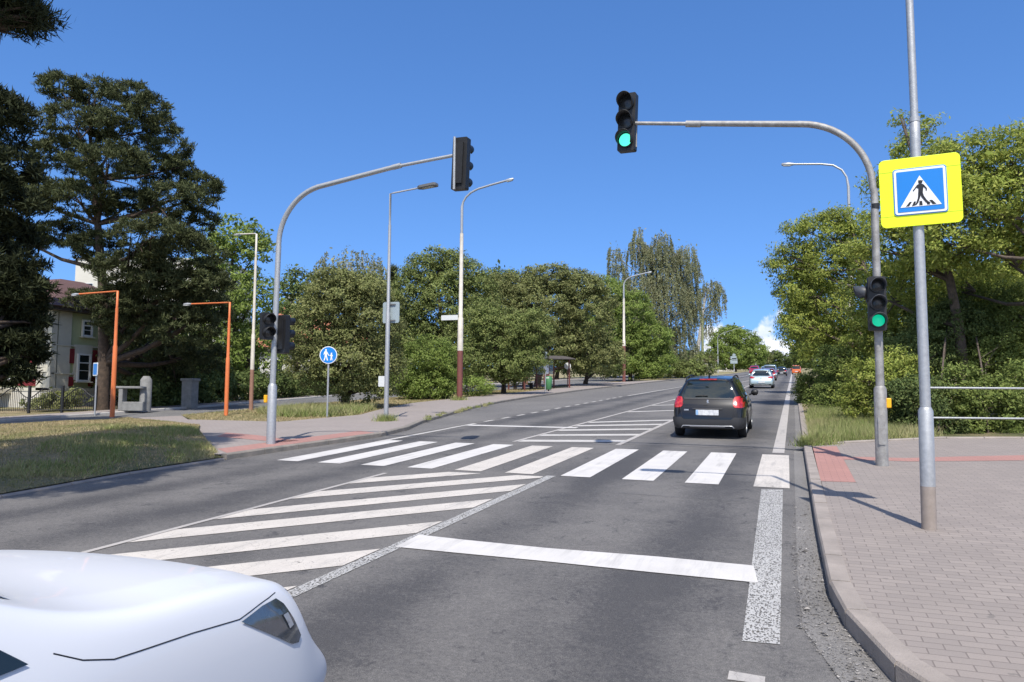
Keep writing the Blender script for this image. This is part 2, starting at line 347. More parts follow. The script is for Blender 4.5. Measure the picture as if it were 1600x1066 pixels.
class MB:
    def __init__(s): s.v = []; s.f = []; s.mi = []; s.sm = []
    def add(s, vs, fs, mi=0, sm=False):
        n = len(s.v); s.v += [tuple(map(float, p)) for p in vs]; s.f += [tuple(i+n for i in f) for f in fs]
        s.mi += [mi]*len(fs); s.sm += [sm]*len(fs); return s
    def box(s, c, d, rz=0, mi=0, M4=None):
        a, b, e = [x/2 for x in d]; cs, sn = math.cos(rz), math.sin(rz); vs = []
        for x, y, z in [(i, j, k) for k in (-e, e) for j in (-b, b) for i in (-a, a)]:
            p = (c[0]+x*cs-y*sn, c[1]+x*sn+y*cs, c[2]+z)
            vs.append(M4 @ Vector(p) if M4 else p)
        return s.add(vs, [(0, 2, 3, 1), (4, 5, 7, 6), (0, 1, 5, 4), (2, 6, 7, 3), (0, 4, 6, 2), (1, 3, 7, 5)], mi)
    def tube(s, path, rad, n=12, mi=0, cap=True, sm=True):
        P_ = [Vector(p) for p in path]; rad = rad if isinstance(rad, (list, tuple)) else [rad]*len(P_)
        vs = []; prev = None
        for i, p in enumerate(P_):
            t = (P_[min(i+1, len(P_)-1)]-P_[max(i-1, 0)])
            t = t.normalized() if t.length > 1e-9 else Vector((0, 0, 1))
            if prev is None: a = t.orthogonal().normalized()
            else:
                a = prev-t*prev.dot(t); a = a.normalized() if a.length > 1e-6 else t.orthogonal().normalized()
            prev = a; b = t.cross(a)
            for k in range(n):
                th = 2*math.pi*k/n; vs.append(p+(a*math.cos(th)+b*math.sin(th))*rad[i])
        fs = [(i*n+k, i*n+(k+1) % n, (i+1)*n+(k+1) % n, (i+1)*n+k) for i in range(len(P_)-1) for k in range(n)]
        s.add(vs, fs, mi, sm)
        if cap: s.add(vs[:n], [tuple(range(n))[::-1]], mi); s.add(vs[-n:], [tuple(range(n))], mi)
        return s
    def prism(s, poly, z0, z1, mi=0, M4=None):   # polygon in xy, extruded
        n = len(poly); vs = [(x, y, z0) for x, y in poly]+[(x, y, z1) for x, y in poly]
        if M4: vs = [M4 @ Vector(v) for v in vs]
        return s.add(vs, [tuple(range(n))[::-1], tuple(range(n, 2*n))]+[(i, (i+1) % n, n+(i+1) % n, n+i) for i in range(n)], mi)
    def build(s, name, mats, parent=None, smooth=False, bevel=0):
        me = bpy.data.meshes.new(name); me.from_pydata(s.v, [], s.f); me.polygons.foreach_set('material_index', s.mi)
        o = link(name, me, mats, parent)
        me.polygons.foreach_set('use_smooth', [True]*len(s.f) if smooth else s.sm); me.update()
        if bevel:
            b = o.modifiers.new('bevel', 'BEVEL'); b.width = bevel; b.segments = 2; b.limit_method = 'ANGLE'
        return o
def XZ(y=0., x0=0., z0=0.):  # maps prism xy,z -> world x,z facing -Y
    return Matrix.Translation((x0, y, z0)) @ Matrix.Rotation(R(90), 4, 'X')
def sheet(name, pts, o, m_, parent=None, kind='structure', fn=None):
    bm = bmesh.new(); vs = [bm.verts.new((x, y, gz(x, y, o))) for x, y in pts]; f = bm.faces.new(vs)
    if f.normal.z < 0: f.normal_flip()
    bmesh.ops.triangulate(bm, faces=bm.faces[:]); me = bpy.data.meshes.new(name); bm.to_mesh(me); bm.free()
    o_ = link(name, me, m_, parent)
    for p in me.polygons:
        if p.normal.z < 0: me.flip_normals(); break
    if kind: o_['kind'] = kind
    return o_
def quads(name, polys, o, m_, kind='structure'):
    mb = MB()
    for p in polys:
        if sum(p[i][0]*p[(i+1) % len(p)][1]-p[(i+1) % len(p)][0]*p[i][1] for i in range(len(p))) < 0: p = p[::-1]
        mb.add([(x, y, gz(x, y, o)) for x, y in p], [tuple(range(len(p)))])
    ob = mb.build(name, m_); ob['kind'] = kind; return ob
def rbox(w_, h_, r_, n=6):
    out_ = []
    for cx, cy, a in ((w_/2-r_, h_/2-r_, 0), (-w_/2+r_, h_/2-r_, 90), (-w_/2+r_, -h_/2+r_, 180), (w_/2-r_, -h_/2+r_, 270)):
        for k in range(n+1):
            t = R(a+90*k/n); out_.append((cx+r_*math.cos(t), cy+r_*math.sin(t)))
    return out_

# ------------------------------------------------------------ ground, road, kerbs
def G2(*l): return [tuple(g(*q)[:2]) for q in l]
def grid_ground():
    mb = MB(); xs = [-420, -120, -60, -30, 0, 30, 60, 120, 420]; ys = [-60, -20, 0, 20, 40, 80, 160, 320, 700, 1600]
    vs = [(x, y, S*y-.05) for y in ys for x in xs]; nx = len(xs)
    return mb.add(vs, [(j*nx+i, j*nx+i+1, (j+1)*nx+i+1, (j+1)*nx+i) for j in range(len(ys)-1) for i in range(nx-1)]).build('ground', M['grass'])
tag(grid_ground(), kind='structure')
LK = [(-10.35, -60), (-10.35, 7.5), (-10.5, 9.8), (-10.4, 12), (-9.95, 17.1), (-10.3, 19.3), (-11.05, 21.6), (-11.9, 25.5), (-12.9, 30.2), (-13.6, 35), (-14.1, 40.9), (-14.5, 55), (-14.5, 78), (-13.6, 105), (-12.3, 150), (-11.5, 250), (-11, 600)]
RK = [(14, 1.1), (6, 1.5), (3.2, 2.0), (1.9, 2.7), (1.0, 3.75), (.5, 4.8), (.3, 5.7), (.23, 6.4), (.2, 8.9), (.17, 16.9), (.17, 600)]
sheet('road', LK+[(p[0], p[1]) for p in RK[::-1]]+[(14, -8), (14, -60)], 0, M['asphalt'])
sheet('bus_bay_road', [(-9.6, 17.6)]+LK[5:15]+[(-9.2, 150), (-9.3, 48), (-9.6, 24)], .004, M['asphalt_bay'])
def ribbon(path, off0, off1, z0, z1, name, m_, kind='structure', joint=1.0, gap=.014):
    """kerb: a run of stones of rectangular section along a path, offset sideways"""
    mb = MB(); pts = []
    for (x0, y0), (x1, y1) in zip(path, path[1:]):
        L = math.hypot(x1-x0, y1-y0); n = max(1, round(L/joint)) if L < 80 else max(1, round(L/8))
        for k in range(n): pts.append((x0+(x1-x0)*k/n, y0+(y1-y0)*k/n))
    pts.append(path[-1])
    nr = []
    for i in range(len(pts)):
        a, b = pts[max(i-1, 0)], pts[min(i+1, len(pts)-1)]; d = Vector((b[0]-a[0], b[1]-a[1])).normalized(); nr.append((-d.y, d.x))
    for i in range(len(pts)-1):
        vs = []
        j = random.uniform(-.004, .004)
        for e, (p, n_) in enumerate(((pts[i], nr[i]), (pts[i+1], nr[i+1]))):
            t = (pts[i+1][0]-pts[i][0], pts[i+1][1]-pts[i][1]); L = math.hypot(*t); sg = (gap/2/L)*(1 if e == 0 else -1)
            bx, by = p[0]+t[0]*sg, p[1]+t[1]*sg
            for o_, z_ in ((off0, z0), (off1, z0), (off1, z1+j), (off0+(.015 if off1 > off0 else -.015), z1+j), (off0, z1+j-.02)):
                x, y = bx+n_[0]*o_, by+n_[1]*o_; vs.append((x, y, S*y+z_))
        mb.add(vs, [(0, 1, 6, 5), (1, 2, 7, 6), (2, 3, 8, 7), (3, 4, 9, 8), (4, 0, 5, 9), (0, 4, 3, 2, 1), (5, 6, 7, 8, 9)])
    o_ = mb.build(name, m_); o_['kind'] = kind; return o_
PZ = .13
def offset_path(path, d):
    out_ = []
    for i in range(len(path)):
        a, b = path[max(i-1, 0)], path[min(i+1, len(path)-1)]; t = Vector((b[0]-a[0], b[1]-a[1])).normalized()
        out_.append((path[i][0]-t.y*d, path[i][1]+t.x*d))
    return out_
ribbon(RK[:-1]+[(.17, 17.0)], 0, -.15, -.06, PZ, 'kerb_right', M['kerb'])
ribbon([(.17, 17.05), (.17, 60), (.17, 320)], 0, -.16, -.06, .075, 'kerb_right_far', M['kerb'])
ribbon(LK[3:5]+LK[5:16], 0, .16, -.06, .11, 'kerb_left', M['kerb_dark'])
ribbon([(-10.35, -60), (-10.35, 7.5), (-10.5, 9.8), (-10.4, 11.95)], 0, .12, -.06, .035, 'kerb_left_near', M['kerb'])
# right pavement
inner = offset_path(RK, -.15)
BK = [(.34, 16.9), (.99, 17.55), (3.19, 19.34), (4.74, 19.8), (9, 20.2), (14, 20.3)]
sheet('pavement_right', inner[:-2]+BK+[(14, 19)], PZ-.008, M['pavers'])
ribbon(BK, 0, .08, -.05, PZ+.03, 'edging_kerb', M['kerb'])
quads('red_paving_right', [[(.34, 11.75), (.80, 11.78), (.80, 14.5), (.80, 16.85), (.34, 16.6)],
    [(.80, 14.55), (1.85, 14.6), (2.9, 15.0), (3.7, 15.35), (6, 16.2), (10, 17.6), (10, 18.4), (6, 17.05), (3.9, 16.2), (2.9, 15.7), (1.85, 15.1), (.80, 15.0)]], PZ-.004, M['red_pavers'])
verge = [(.33, 17.1)]+[(x, y+.08) for x, y in BK[1:]]+[(30, 21), (30, 60), (30, 320), (.33, 320)]
sheet('verge_right', verge, .07, M['grass'])
# gutter strip of worn concrete along the right kerb
quads('gutter_right', [[(.02, 17.0), (.165, 17.0), (.165, 320), (.02, 320)], [(.0, 7.0), (.03, 5.6), (.25, 4.6), (.7, 3.7), (1.6, 2.6), (1.75, 2.75), (.96, 3.74), (.47, 4.8), (.28, 5.7), (.21, 6.4), (.18, 8.9), (.15, 16.9), (-.02, 16.9)]], .004, M['gutter'])
# left pavement, path and side street
lkin = offset_path(LK, .16)
sheet('pavement_left', lkin[3:14]+G2((1000, 597), (899, 601))[::1]+[(-17.5, 60), (-17.1, 49), (-17.2, 37.6), (-17.0, 32.0), (-15.9, 27.5), (-14.6, 23.6), (-15.2, 19.9), (-18.9, 19.9), (-20.6, 21.4), (-21.4, 20.2), (-19.0, 18.6), (-16.4, 17.7), (-15.3, 16.4), (-13.9, 14.9), (-12.0, 13.2), (-10.7, 12.0)], .095, M['pavers_left'])
quads('red_paving_left', [[(-14.0, 16.1), (-13.4, 15.1), (-11.4, 14.5), (-10.9, 14.3), (-10.75, 14.8), (-11.5, 15.1), (-12.7, 15.7)], [(-10.62, 12.25), (-10.18, 17.2), (-10.9, 17.6), (-11.35, 12.8)]], .099, M['red_pavers'])
SIDE_N = [(-22.6, -40), (-22.5, 20.8), (-21.6, 22.1), (-22.0, 27.9), (-22.2, 32.7), (-21.9, 41), (-20.9, 60), (-19.9, 84), (-19.5, 150)]
SIDE_F = [(-25.1, -40), (-25.1, 23.2), (-25.2, 27), (-25.7, 32.6), (-26.6, 39), (-28.1, 52.6), (-28.3, 66), (-27.5, 84), (-27, 150)]
sheet('side_street', SIDE_N+SIDE_F[::-1], .01, M['asphalt_side'])
quads('side_street_apron', [[(-22.6, 20.9), (-21.6, 22.2), (-18.9, 20.0), (-21.2, 19.2)]], .012, M['asphalt_side'])
ribbon(SIDE_F, 0, .14, -.05, .10, 'side_street_kerb', mat('pale_kerb', (.50, .48, .45), .85, noise=(.35, .33, .31), nscale=1.2))
ribbon(SIDE_N[:2], 0, -.1, -.05, .05, 'side_street_near_kerb', M['kerb'])
sheet('side_street_pavement', [(x-.14, y) for x, y in SIDE_F]+[(x-1.7, y) for x, y in SIDE_F[::-1]], .085, M['pavers_left'])

# grass bank at left (a mesh with a low swell)
def in_poly(x, y, poly):
    c = np.zeros(len(x), bool); n = len(poly)
    for i in range(n):
        x0, y0 = poly[i]; x1, y1 = poly[(i+1) % n]
        if y0 == y1: continue
        k = ((y0 > y) != (y1 > y)) & (x < (x1-x0)*(y-y0)/(y1-y0)+x0); c ^= k
    return c
BANK = [(-10.43, -60), (-10.43, 7.5), (-10.58, 9.8), (-10.5, 12.0), (-11.9, 13.15), (-13.8, 14.9), (-15.2, 16.4), (-16.3, 17.65), (-18.9, 18.6), (-21.3, 20.1), (-22.4, 20.75), (-22.45, -60)]
def bank_h(x, y):
    d = np.clip(np.minimum(x+22.4, -10.5-x)/3., 0, 1); e = np.clip((20.5-y-.35*np.abs(x+21))/4, 0, 1)
    return .05+.30*d*e+.04*np.sin(x*1.3+y*.7)*d*e
def bank():
    bm = bmesh.new(); bm.faces.new([bm.verts.new((x, y, 0)) for x, y in BANK])
    for a, lo, hi, st in ((0, -22.4, -10.5, .6), (1, -59, 20.5, .8)):
        v = lo
        while v < hi:
            co = (v, 0, 0) if a == 0 else (0, v, 0); no_ = (1, 0, 0) if a == 0 else (0, 1, 0)
            bmesh.ops.bisect_plane(bm, geom=bm.verts[:]+bm.edges[:]+bm.faces[:], plane_co=co, plane_no=no_); v += st
    for v in bm.verts: v.co.z = S*v.co.y+float(bank_h(np.array(v.co.x), np.array(v.co.y)))
    bmesh.ops.recalc_face_normals(bm, faces=bm.faces[:])
    me = bpy.data.meshes.new('grass_bank'); bm.to_mesh(me); bm.free(); o_ = link('grass_bank', me, M['grass'], smooth=True)
    if me.polygons[0].normal.z < 0: me.flip_normals()
    return tag(o_, kind='structure')
bank()

# ------------------------------------------------------------ road markings
def rect(x0, x1, y0, y1): return [(x0, y0), (x1, y0), (x1, y1), (x0, y1)]
zs_new, zs_old = [], []
for k, x in enumerate([-.58, -1.58, -2.56, -3.58, -4.57, -5.52, -6.47, -7.45, -8.42, -9.38]):
    yn = 11.72-.052*x; yf = 15.98-.045*x
    (zs_old if k in (4, 5) else zs_new).append([(x, yn), (x+.5, yn-.02), (x+.47, yf-.02), (x-.03, yf)])
quads('zebra_crossing', zs_new[:1]+zs_old, .006, M['paint_cream']); quads('zebra_crossing_fresh', zs_new[1:], .006, M['paint_new'])
quads('edge_line', [[(-.34, 5.2), (-.11, 5.22), (-.17, 11.58), (-.46, 11.5)]], .006, M['paint_lumps'])
0 and quads('edge_line_core', [[(-.43, 8.6), (-.17, 8.6), (-.175, 11.56), (-.455, 11.48)]], .005, M['paint'])
quads('edge_line_far', [[(-.43, 16.35), (-.2, 16.35), (-.2, 320), (-.43, 320)], [(-.38, 4.55), (-.18, 4.55), (-.18, 4.66), (-.38, 4.68)]], .006, M['paint_pink'])
quads('stop_line', [[(-3.72, 6.72), (-3.1, 6.70), (-2.2, 6.68), (-1.2, 6.63), (-.30, 6.60), (-.36, 7.14), (-1.2, 7.18), (-2.3, 7.16), (-3.2, 7.22), (-3.75, 7.28)]], .008, M['paint_new'])
quads('stop_line_far', [[(-9.35, 21.1), (-5.9, 21.1), (-5.9, 21.45), (-9.35, 21.5)]], .008, M['paint_new'])
isl = [[(-3.80, 4.0), (-3.66, 4.0), (-3.64, 11.85), (-3.79, 11.85)]]
quads('island_edge_line', isl, .007, M['paint_lumps'])
quads('island_border_line', [[(-6.52, 3), (-6.44, 3), (-6.42, 11.3), (-6.50, 11.3)],
    [(-6.30, 16.9), (-6.20, 16.9), (-6.05, 32), (-4.5, 118), (-4.38, 200), (-4.5, 200), (-4.6, 118), (-6.17, 32)],
    [(-3.80, 16.9), (-3.68, 16.9), (-3.66, 60), (-3.6, 118), (-3.6, 200), (-3.7, 200), (-3.7, 118), (-3.78, 60)]], .007, M['paint_pink'])
def stripe(xl, xr, yr, sl, wd, ymax=99):
    p = [(xl, yr-sl*(xr-xl)), (xr, yr), (xr, yr+wd), (xl, yr+wd-sl*(xr-xl))]
    out_ = []
    for i in range(4):                      # clip at ymax
        a, b = p[i], p[(i+1) % 4]
        if a[1] <= ymax: out_.append(a)
        if (a[1] <= ymax) != (b[1] <= ymax): t = (ymax-a[1])/(b[1]-a[1]); out_.append((a[0]+(b[0]-a[0])*t, ymax))
    return out_
hs_ = [stripe(-6.42, -3.82, y, s_, .66, 11.75) for y, s_ in ((4.62, .9), (5.95, .98), (7.35, 1.05), (8.90, 1.12), (10.25, 1.16), (11.6, 1.12), (12.95, 1.1))]
quads('hatched_island', hs_, .006, M['paint_cream'])
fh = [[(l0, a), (-3.80, b), (-3.80, b+.5), (l0, a+.5)] for l0, a, b in ((-6.18, 16.95, 17.6), (-6.16, 18.5, 19.35), (-6.15, 20.1, 21.2), (-6.12, 21.75, 23.0), (-6.10, 23.2, 24.9), (-6.05, 29, 31), (-6.0, 34, 36.2), (-5.9, 40, 42.4), (-5.8, 47, 49.5))]
fh += [[(-5.5+.0*k, 60+k*9), (-3.85, 62.5+k*9), (-3.85, 63.1+k*9), (-5.4, 60.6+k*9)] for k in range(8)]
quads('hatched_island_far', fh, .006, M['paint'])
dl = [[(-9.42, 15.9), (-9.28, 15.9), (-9.34, 22), (-9.50, 22)]]+[[(-9.5, 22.8+1.55*k), (-9.37, 22.8+1.55*k), (-9.37, 23.6+1.55*k), (-9.5, 23.6+1.55*k)] for k in range(14)]
dl += [[(-9.40, 45), (-9.25, 45), (-8.4, 90), (-7.5, 141), (-7.4, 220), (-7.6, 220), (-7.66, 141), (-8.58, 90)]]
quads('bus_bay_line', dl, .008, M['paint'])
# tar seam wandering across the road
mb = MB(); pr = None
for k in range(61):
    x = -9.3+9.4*k/60; y = 17.15-.055*x*-.6+.06*math.sin(k*.9)+.03*math.sin(k*2.3)
    if pr: mb.add([(pr[0], pr[1]-.012, S*pr[1]+.01), (x, y-.012, S*y+.01), (x, y+.014, S*y+.01), (pr[0], pr[1]+.014, S*pr[1]+.01)], [(0, 1, 2, 3)])
    pr = (x, y)
for (xa, ya, xb, yb) in ((-2.3, 10.55, .0, 10.35), (-9.8, 13.9, -9.0, 26)):
    pr = None
    for k in range(31):
        x = xa+(xb-xa)*k/30+.05*math.sin(k*1.3); y = ya+(yb-ya)*k/30+.03*math.sin(k*1.9); h = .005 if abs(xb-xa) > 1 else .0; h2 = 0 if h else .008
        if pr: mb.add([(pr[0]-h2, pr[1]-h, S*pr[1]+.0095), (x-h2, y-h, S*y+.0095), (x+h2, y+h, S*y+.0095), (pr[0]+h2, pr[1]+h, S*pr[1]+.0095)][::1 if h else -1], [(0, 1, 2, 3)])
        pr = (x, y)
mb.build('road_seam', M['dark_seam'])['kind'] = 'structure'

# ------------------------------------------------------------ grass blades and gravel
def sample(poly, n, dens=None):
    P_ = np.array(poly); lo, hi = P_.min(0), P_.max(0); xs, ys = [], []; tot = 0
    while tot < n:
        x = RNG.uniform(lo[0], hi[0], n); y = RNG.uniform(lo[1], hi[1], n); k = in_poly(x, y, poly)
        if dens is not None: k &= RNG.random(n) < dens(x, y)
        xs.append(x[k]); ys.append(y[k]); tot += k.sum()
    return np.concatenate(xs)[:n], np.concatenate(ys)[:n]
def tri_mesh(name, V, m_, k=3):
    n = len(V)//k; me = bpy.data.meshes.new(name); me.vertices.add(len(V)); me.vertices.foreach_set('co', V.astype(np.float32).ravel())
    me.loops.add(n*k); me.loops.foreach_set('vertex_index', np.arange(n*k, dtype=np.int32)); me.polygons.add(n)
    me.polygons.foreach_set('loop_start', np.arange(n, dtype=np.int32)*k); me.update(calc_edges=True); return me
def blades(name, poly, n, h, wd, m_, zf, dens=None, lean=.5):
    x, y = sample(poly, n, dens); z = zf(x, y); hh = h*RNG.uniform(.45, 1.25, n); a = RNG.uniform(0, 2*np.pi, n)
    l = RNG.normal(0, lean, (n, 2))*hh[:, None]
    V = np.empty((n, 3, 3)); V[:, 0] = np.c_[x-np.cos(a)*wd, y-np.sin(a)*wd, z]; V[:, 1] = np.c_[x+np.cos(a)*wd, y+np.sin(a)*wd, z]
    V[:, 2] = np.c_[x+l[:, 0], y+l[:, 1], z+hh]
    o_ = link(name, tri_mesh(name, V.reshape(-1, 3), m_), m_); return tag(o_, kind='stuff', cat='grass')
fb = [p for p in BANK if p[1] > -1]; fb = [(-10.5, 4)]+fb[:-1]+[(-22.4, 20.7), (-22.4, 8)]
o = blades('grass', fb, 100000, .045, .008, M['blades_dry'], lambda x, y: S*y+bank_h(x, y)-.01); tag(o, 'short sunburnt grass covering the bank at the left', 'grass')
o = blades('grass', [(-10.6, 9), (-10.55, 12.0), (-12.2, 13.3), (-14.6, 15.6), (-16.2, 17.3), (-15.9, 14.6), (-13.8, 11.0), (-11.5, 8)], 11000, .10, .008, M['blades_green'], lambda x, y: S*y+bank_h(x, y)-.01, dens=lambda x, y: np.clip(.15+.9*np.sin(x*2.1+1.3*np.sin(y*1.7))*np.sin(y*1.5+x)+.5*np.clip((x+14.5)/3, -1, 1), .02, 1)); tag(o, 'taller green grass along the edge of the left bank beside the kerb', 'grass')
ISLG = [(-21.5, 22.3), (-18.9, 20.1), (-15.3, 20.0), (-14.7, 23.6), (-16, 27.6), (-17.1, 32), (-17.3, 38), (-17.2, 49), (-17.6, 60), (-19.7, 60), (-21.5, 42), (-21.9, 30)]
sheet('verge_left', ISLG, .05, M['grass'])
o = blades('grass', ISLG, 60000, .06, .010, M['blades_dry'], lambda x, y: S*y+.045); tag(o, 'mown grass strip between the left pavement and the side street', 'grass')
o = blades('grass', [(-16.5, 22.0), (-14.8, 23.3), (-16.2, 27.4), (-19.5, 27.5), (-19.5, 24)], 9000, .3, .012, M['blades_green'], lambda x, y: S*y+.045); tag(o, 'uncut weeds under the trees behind the footpath sign', 'weeds')
o = blades('grass', [(.36, 17.2), (1, 17.75), (3.2, 19.5), (3.0, 19.6), (2.6, 21), (2.4, 30), (.6, 30), (.38, 24)], 38000, .30, .007, M['blades_green'], lambda x, y: S*y+.06, lean=.35); tag(o, 'tall pale green grass on the verge between the kerb and the right trees', 'grass')
def tuft(x, y, r_, n, h=.2, mt='blades_green'):
    return [(x, y, r_, n, h)]
tx = []
for (x, y, r_, n, h) in [(-12.1, 21.1, .30, 500, .25), (-16.1, 35.4, .4, 500, .25), (.28, 17.0, .22, 900, .22), (.5, 17.35, .3, 900, .3)]+[(-11.2-.075*(k*.9)*2.1+RNG.normal(0, .1)-.1, 22+k*.9, .12, 90, .12) for k in range(12)]:
    a = RNG.normal(0, r_*.5, (n, 2)); hh = h*RNG.uniform(.4, 1.2, n); an = RNG.uniform(0, 6.28, n); l = RNG.normal(0, .45, (n, 2))*hh[:, None]
    X, Y = x+a[:, 0], y+a[:, 1]; z = S*Y+.09; V = np.empty((n, 3, 3)); wd = .008
    V[:, 0] = np.c_[X-np.cos(an)*wd, Y-np.sin(an)*wd, z]; V[:, 1] = np.c_[X+np.cos(an)*wd, Y+np.sin(an)*wd, z]; V[:, 2] = np.c_[X+l[:, 0], Y+l[:, 1], z+hh]; tx.append(V.reshape(-1, 3))
tag(link('weeds', tri_mesh('weeds', np.concatenate(tx), None), M['blades_green']), 'tufts of weeds at pole bases and pavement edges', 'weeds', kind='stuff')
# gravel in the gutter
n = 5200; x, y = sample([(-.02, 11), (.16, 11), (.2, 8), (.26, 6.2), (.45, 4.9), (.95, 3.8), (1.3, 3.3), (.75, 3.3), (.3, 4.4), (.0, 5.6), (-.06, 7.5)], n, lambda x, y: np.clip((11.5-y)/7, .05, 1))
rr_ = RNG.gamma(2., .0032, n)+.0015; base = RNG.normal(0, 1, (n, 4, 3)); base /= np.linalg.norm(base, axis=2)[..., None]
base[:, :, 2] = np.abs(base[:, :, 2])*.7
Vt = base*rr_[:, None, None]+np.c_[x, y, S*y+.006][:, None, :]
V = Vt[:, [0, 1, 2, 0, 2, 3, 0, 3, 1, 1, 3, 2]].reshape(-1, 3)
gm = bpy.data.meshes.new('gravel'); gm.from_pydata([tuple(p) for p in Vt.reshape(-1, 3)], [], [tuple(i*4+np.array(f)) for i in range(n) for f in ((0, 1, 2), (0, 2, 3), (0, 3, 1), (1, 3, 2))])
tag(link('gravel', gm, M['gravel']), 'loose grit lying in the gutter along the right kerb', 'gravel', kind='stuff')

# ------------------------------------------------------------ traffic lights
def visor(cx, cz, r_, L, mi=0, y0=0.):
    """open-bottomed hood over a lens, pointing to -Y in the head's own frame"""
    mb = MB(); n = 18; vs = []; a0, a1 = R(-35), R(215)
    for y, rr in ((y0, r_), (y0-L, r_*1.03)):
        for rad in (rr, rr-.008):
            for k in range(n+1):
                t = a0+(a1-a0)*k/n; yy = y if y == y0 else y+L*.55*max(0, -math.sin(t)+.0)*1.0+L*.30*(1-max(0, math.sin(t)))*.6
                vs.append((cx+rad*math.cos(t), yy, cz+rad*math.sin(t)))
    m_ = n+1; fs = []
    for k in range(n):
        fs += [(k, k+1, 2*m_+k+1, 2*m_+k), (m_+k, 3*m_+k, 3*m_+k+1, m_+k+1), (2*m_+k, 2*m_+k+1, 3*m_+k+1, 3*m_+k)]
    return mb.add(vs, fs, mi, True)
def signal_head(parent, loc, rz, lens_r, nl=3, lit=None, lit_mat='lens_green', vis='black_plastic', tilt=0., wd=None):
    wd = wd or lens_r*2.75; pitch_ = lens_r*2.95; H = pitch_*nl; dpt = lens_r*1.35
    b = MB(); b.prism(rbox(wd, H+.03, .03), 0, dpt, M4=Matrix.Translation((0, dpt, 0)) @ XZ())
    for k in range(nl): b.tube([(0, -.005, H/2-pitch_*(k+.5)), (0, -.03, H/2-pitch_*(k+.5))], lens_r*1.17, 24)
    b.box((0, dpt+.02, 0), (wd*.55, .04, H*.8))
    h = b.build('signal_head', M['black_plastic'], parent); h.location = loc; h.rotation_euler = (0, tilt, rz)
    for k in range(nl):
        z = H/2-pitch_*(k+.5)
        l = MB(); vs = [(0, -.052, z)]; n = 20
        for j, (rr, yy) in enumerate(((.5, -.048), (1., -.034))): vs += [(lens_r*rr*math.cos(2*math.pi*i/n), yy, z+lens_r*rr*math.sin(2*math.pi*i/n)) for i in range(n)]
        l.add(vs, [(0, 1+(i+1) % n, 1+i) for i in range(n)]+[(1+i, 1+(i+1) % n, n+1+(i+1) % n, n+1+i) for i in range(n)], 0, True)
        l.build('lens', M[lit_mat] if lit == k else M['lens_dark'], h)
        visor(0, z, lens_r*1.2, lens_r*1.75, y0=-.03).build('visor', M[vis], h)
    return h
def arc(cx, cz, r_, a0, a1, n=14, y=0.): return [(cx+r_*math.cos(R(a0+(a1-a0)*k/n)), y, cz+r_*math.sin(R(a0+(a1-a0)*k/n))) for k in range(n+1)]

bx, by = 1.34, 13.86; bz = gz(bx, by, PZ)
t = thing('traffic_light', 'weathered grey traffic light mast on the right pavement, its green lamps lit', 'traffic light', (bx, by, bz))
MB().tube([(0, 0, -.1), (0, 0, 1.25), (0, 0, 1.30)], [.098, .098, .072], 20).build('pole_base', M['galv_old'], t)
lx = -.02
MB().tube([(0, 0, 1.28), (lx*.6, 0, 4.6)]+arc(-1.27, 4.64, 1.24, 0, 84, 14)[0:], [.066, .058]+[.056]*15, 20).build('pole', M['galv_old'], t)
MB().tube([(-1.12, 0, 5.87), (-2.95, 0, 6.10), (-3.0, 0, 6.11)], [.056, .050, .050], 16).tube([(-2.85, 0, 6.08), (-3.12, 0, 6.115)], .06, 16).tube([(-3.1, 0, 6.115), (-4.07, 0, 6.24)], .036, 14).build('arm', M['galv_old'], t)
signal_head(t, (-4.22, -.03, 6.28), R(-6), .122, 3, lit=2, wd=.335, tilt=R(2))
MB().tube([(-4.06, .07, 5.80), (-4.06, .07, 6.6)], .022, 10).build('bracket', M['galv_old'], t)
signal_head(t, (-.02, -.16, 2.66), R(4), .098, 3, lit=2, lit_mat='lens_green2', vis='grey_plastic')
signal_head(t, (-.17, .02, 2.86), R(-90), .098, 1, vis='grey_plastic')
MB().box((.12, 0, 1.02), (.075, .10, .16)).build('push_button', M['yellow_box'], t, bevel=.012)
MB().prism(rbox(.105, .48, .025), 0, .02, M4=XZ(-.09, 0, .58)).build('hatch_cover', M['galv_old'], t)
MB().tube([(0, 0, 4.28), (0, 0, 4.36)], .068, 18).build('clamp_band', M['iron'], t)

bx, by = -10.94, 14.01; bz = gz(bx, by, .095)
t = thing('traffic_light', 'galvanised traffic light mast at the left end of the zebra crossing, heads dark', 'traffic light', (bx, by, bz))
MB().tube([(0, 0, -.1), (0, 0, 1.28), (0, 0, 1.34)], [.10, .10, .072], 20).build('pole_base', M['galv'], t)
MB().tube([(0, 0, 1.32), (.05, 0, 4.45)]+[(p[0]+.05, 0, p[2]) for p in arc(1.25, 4.5, 1.25, 180, 101, 12)], [.066, .06]+[.057]*13, 20).build('pole', M['galv'], t)
MB().tube([(1.04, 0, 5.725), (3.05, 0, 6.0)], [.056, .05], 16).tube([(2.95, 0, 5.985), (3.15, 0, 6.01)], .058, 14).tube([(3.1, 0, 6.0), (4.55, 0, 6.11)], .036, 14).build('arm', M['galv'], t)
signal_head(t, (4.55, .1, 5.90), R(177), .12, 3, wd=.335, tilt=R(-2))
MB().tube([(4.45, -.1, 5.35), (4.45, -.1, 6.45)], .028, 10).build('bracket', M['galv'], t)
signal_head(t, (-.02, -.20, 2.62), R(62), .098, 2)
signal_head(t, (.20, .16, 2.45), R(168), .095, 3)
MB().box((-.13, -.04, 1.0), (.07, .10, .17)).build('push_button', M['yellow_box'], t, bevel=.012)

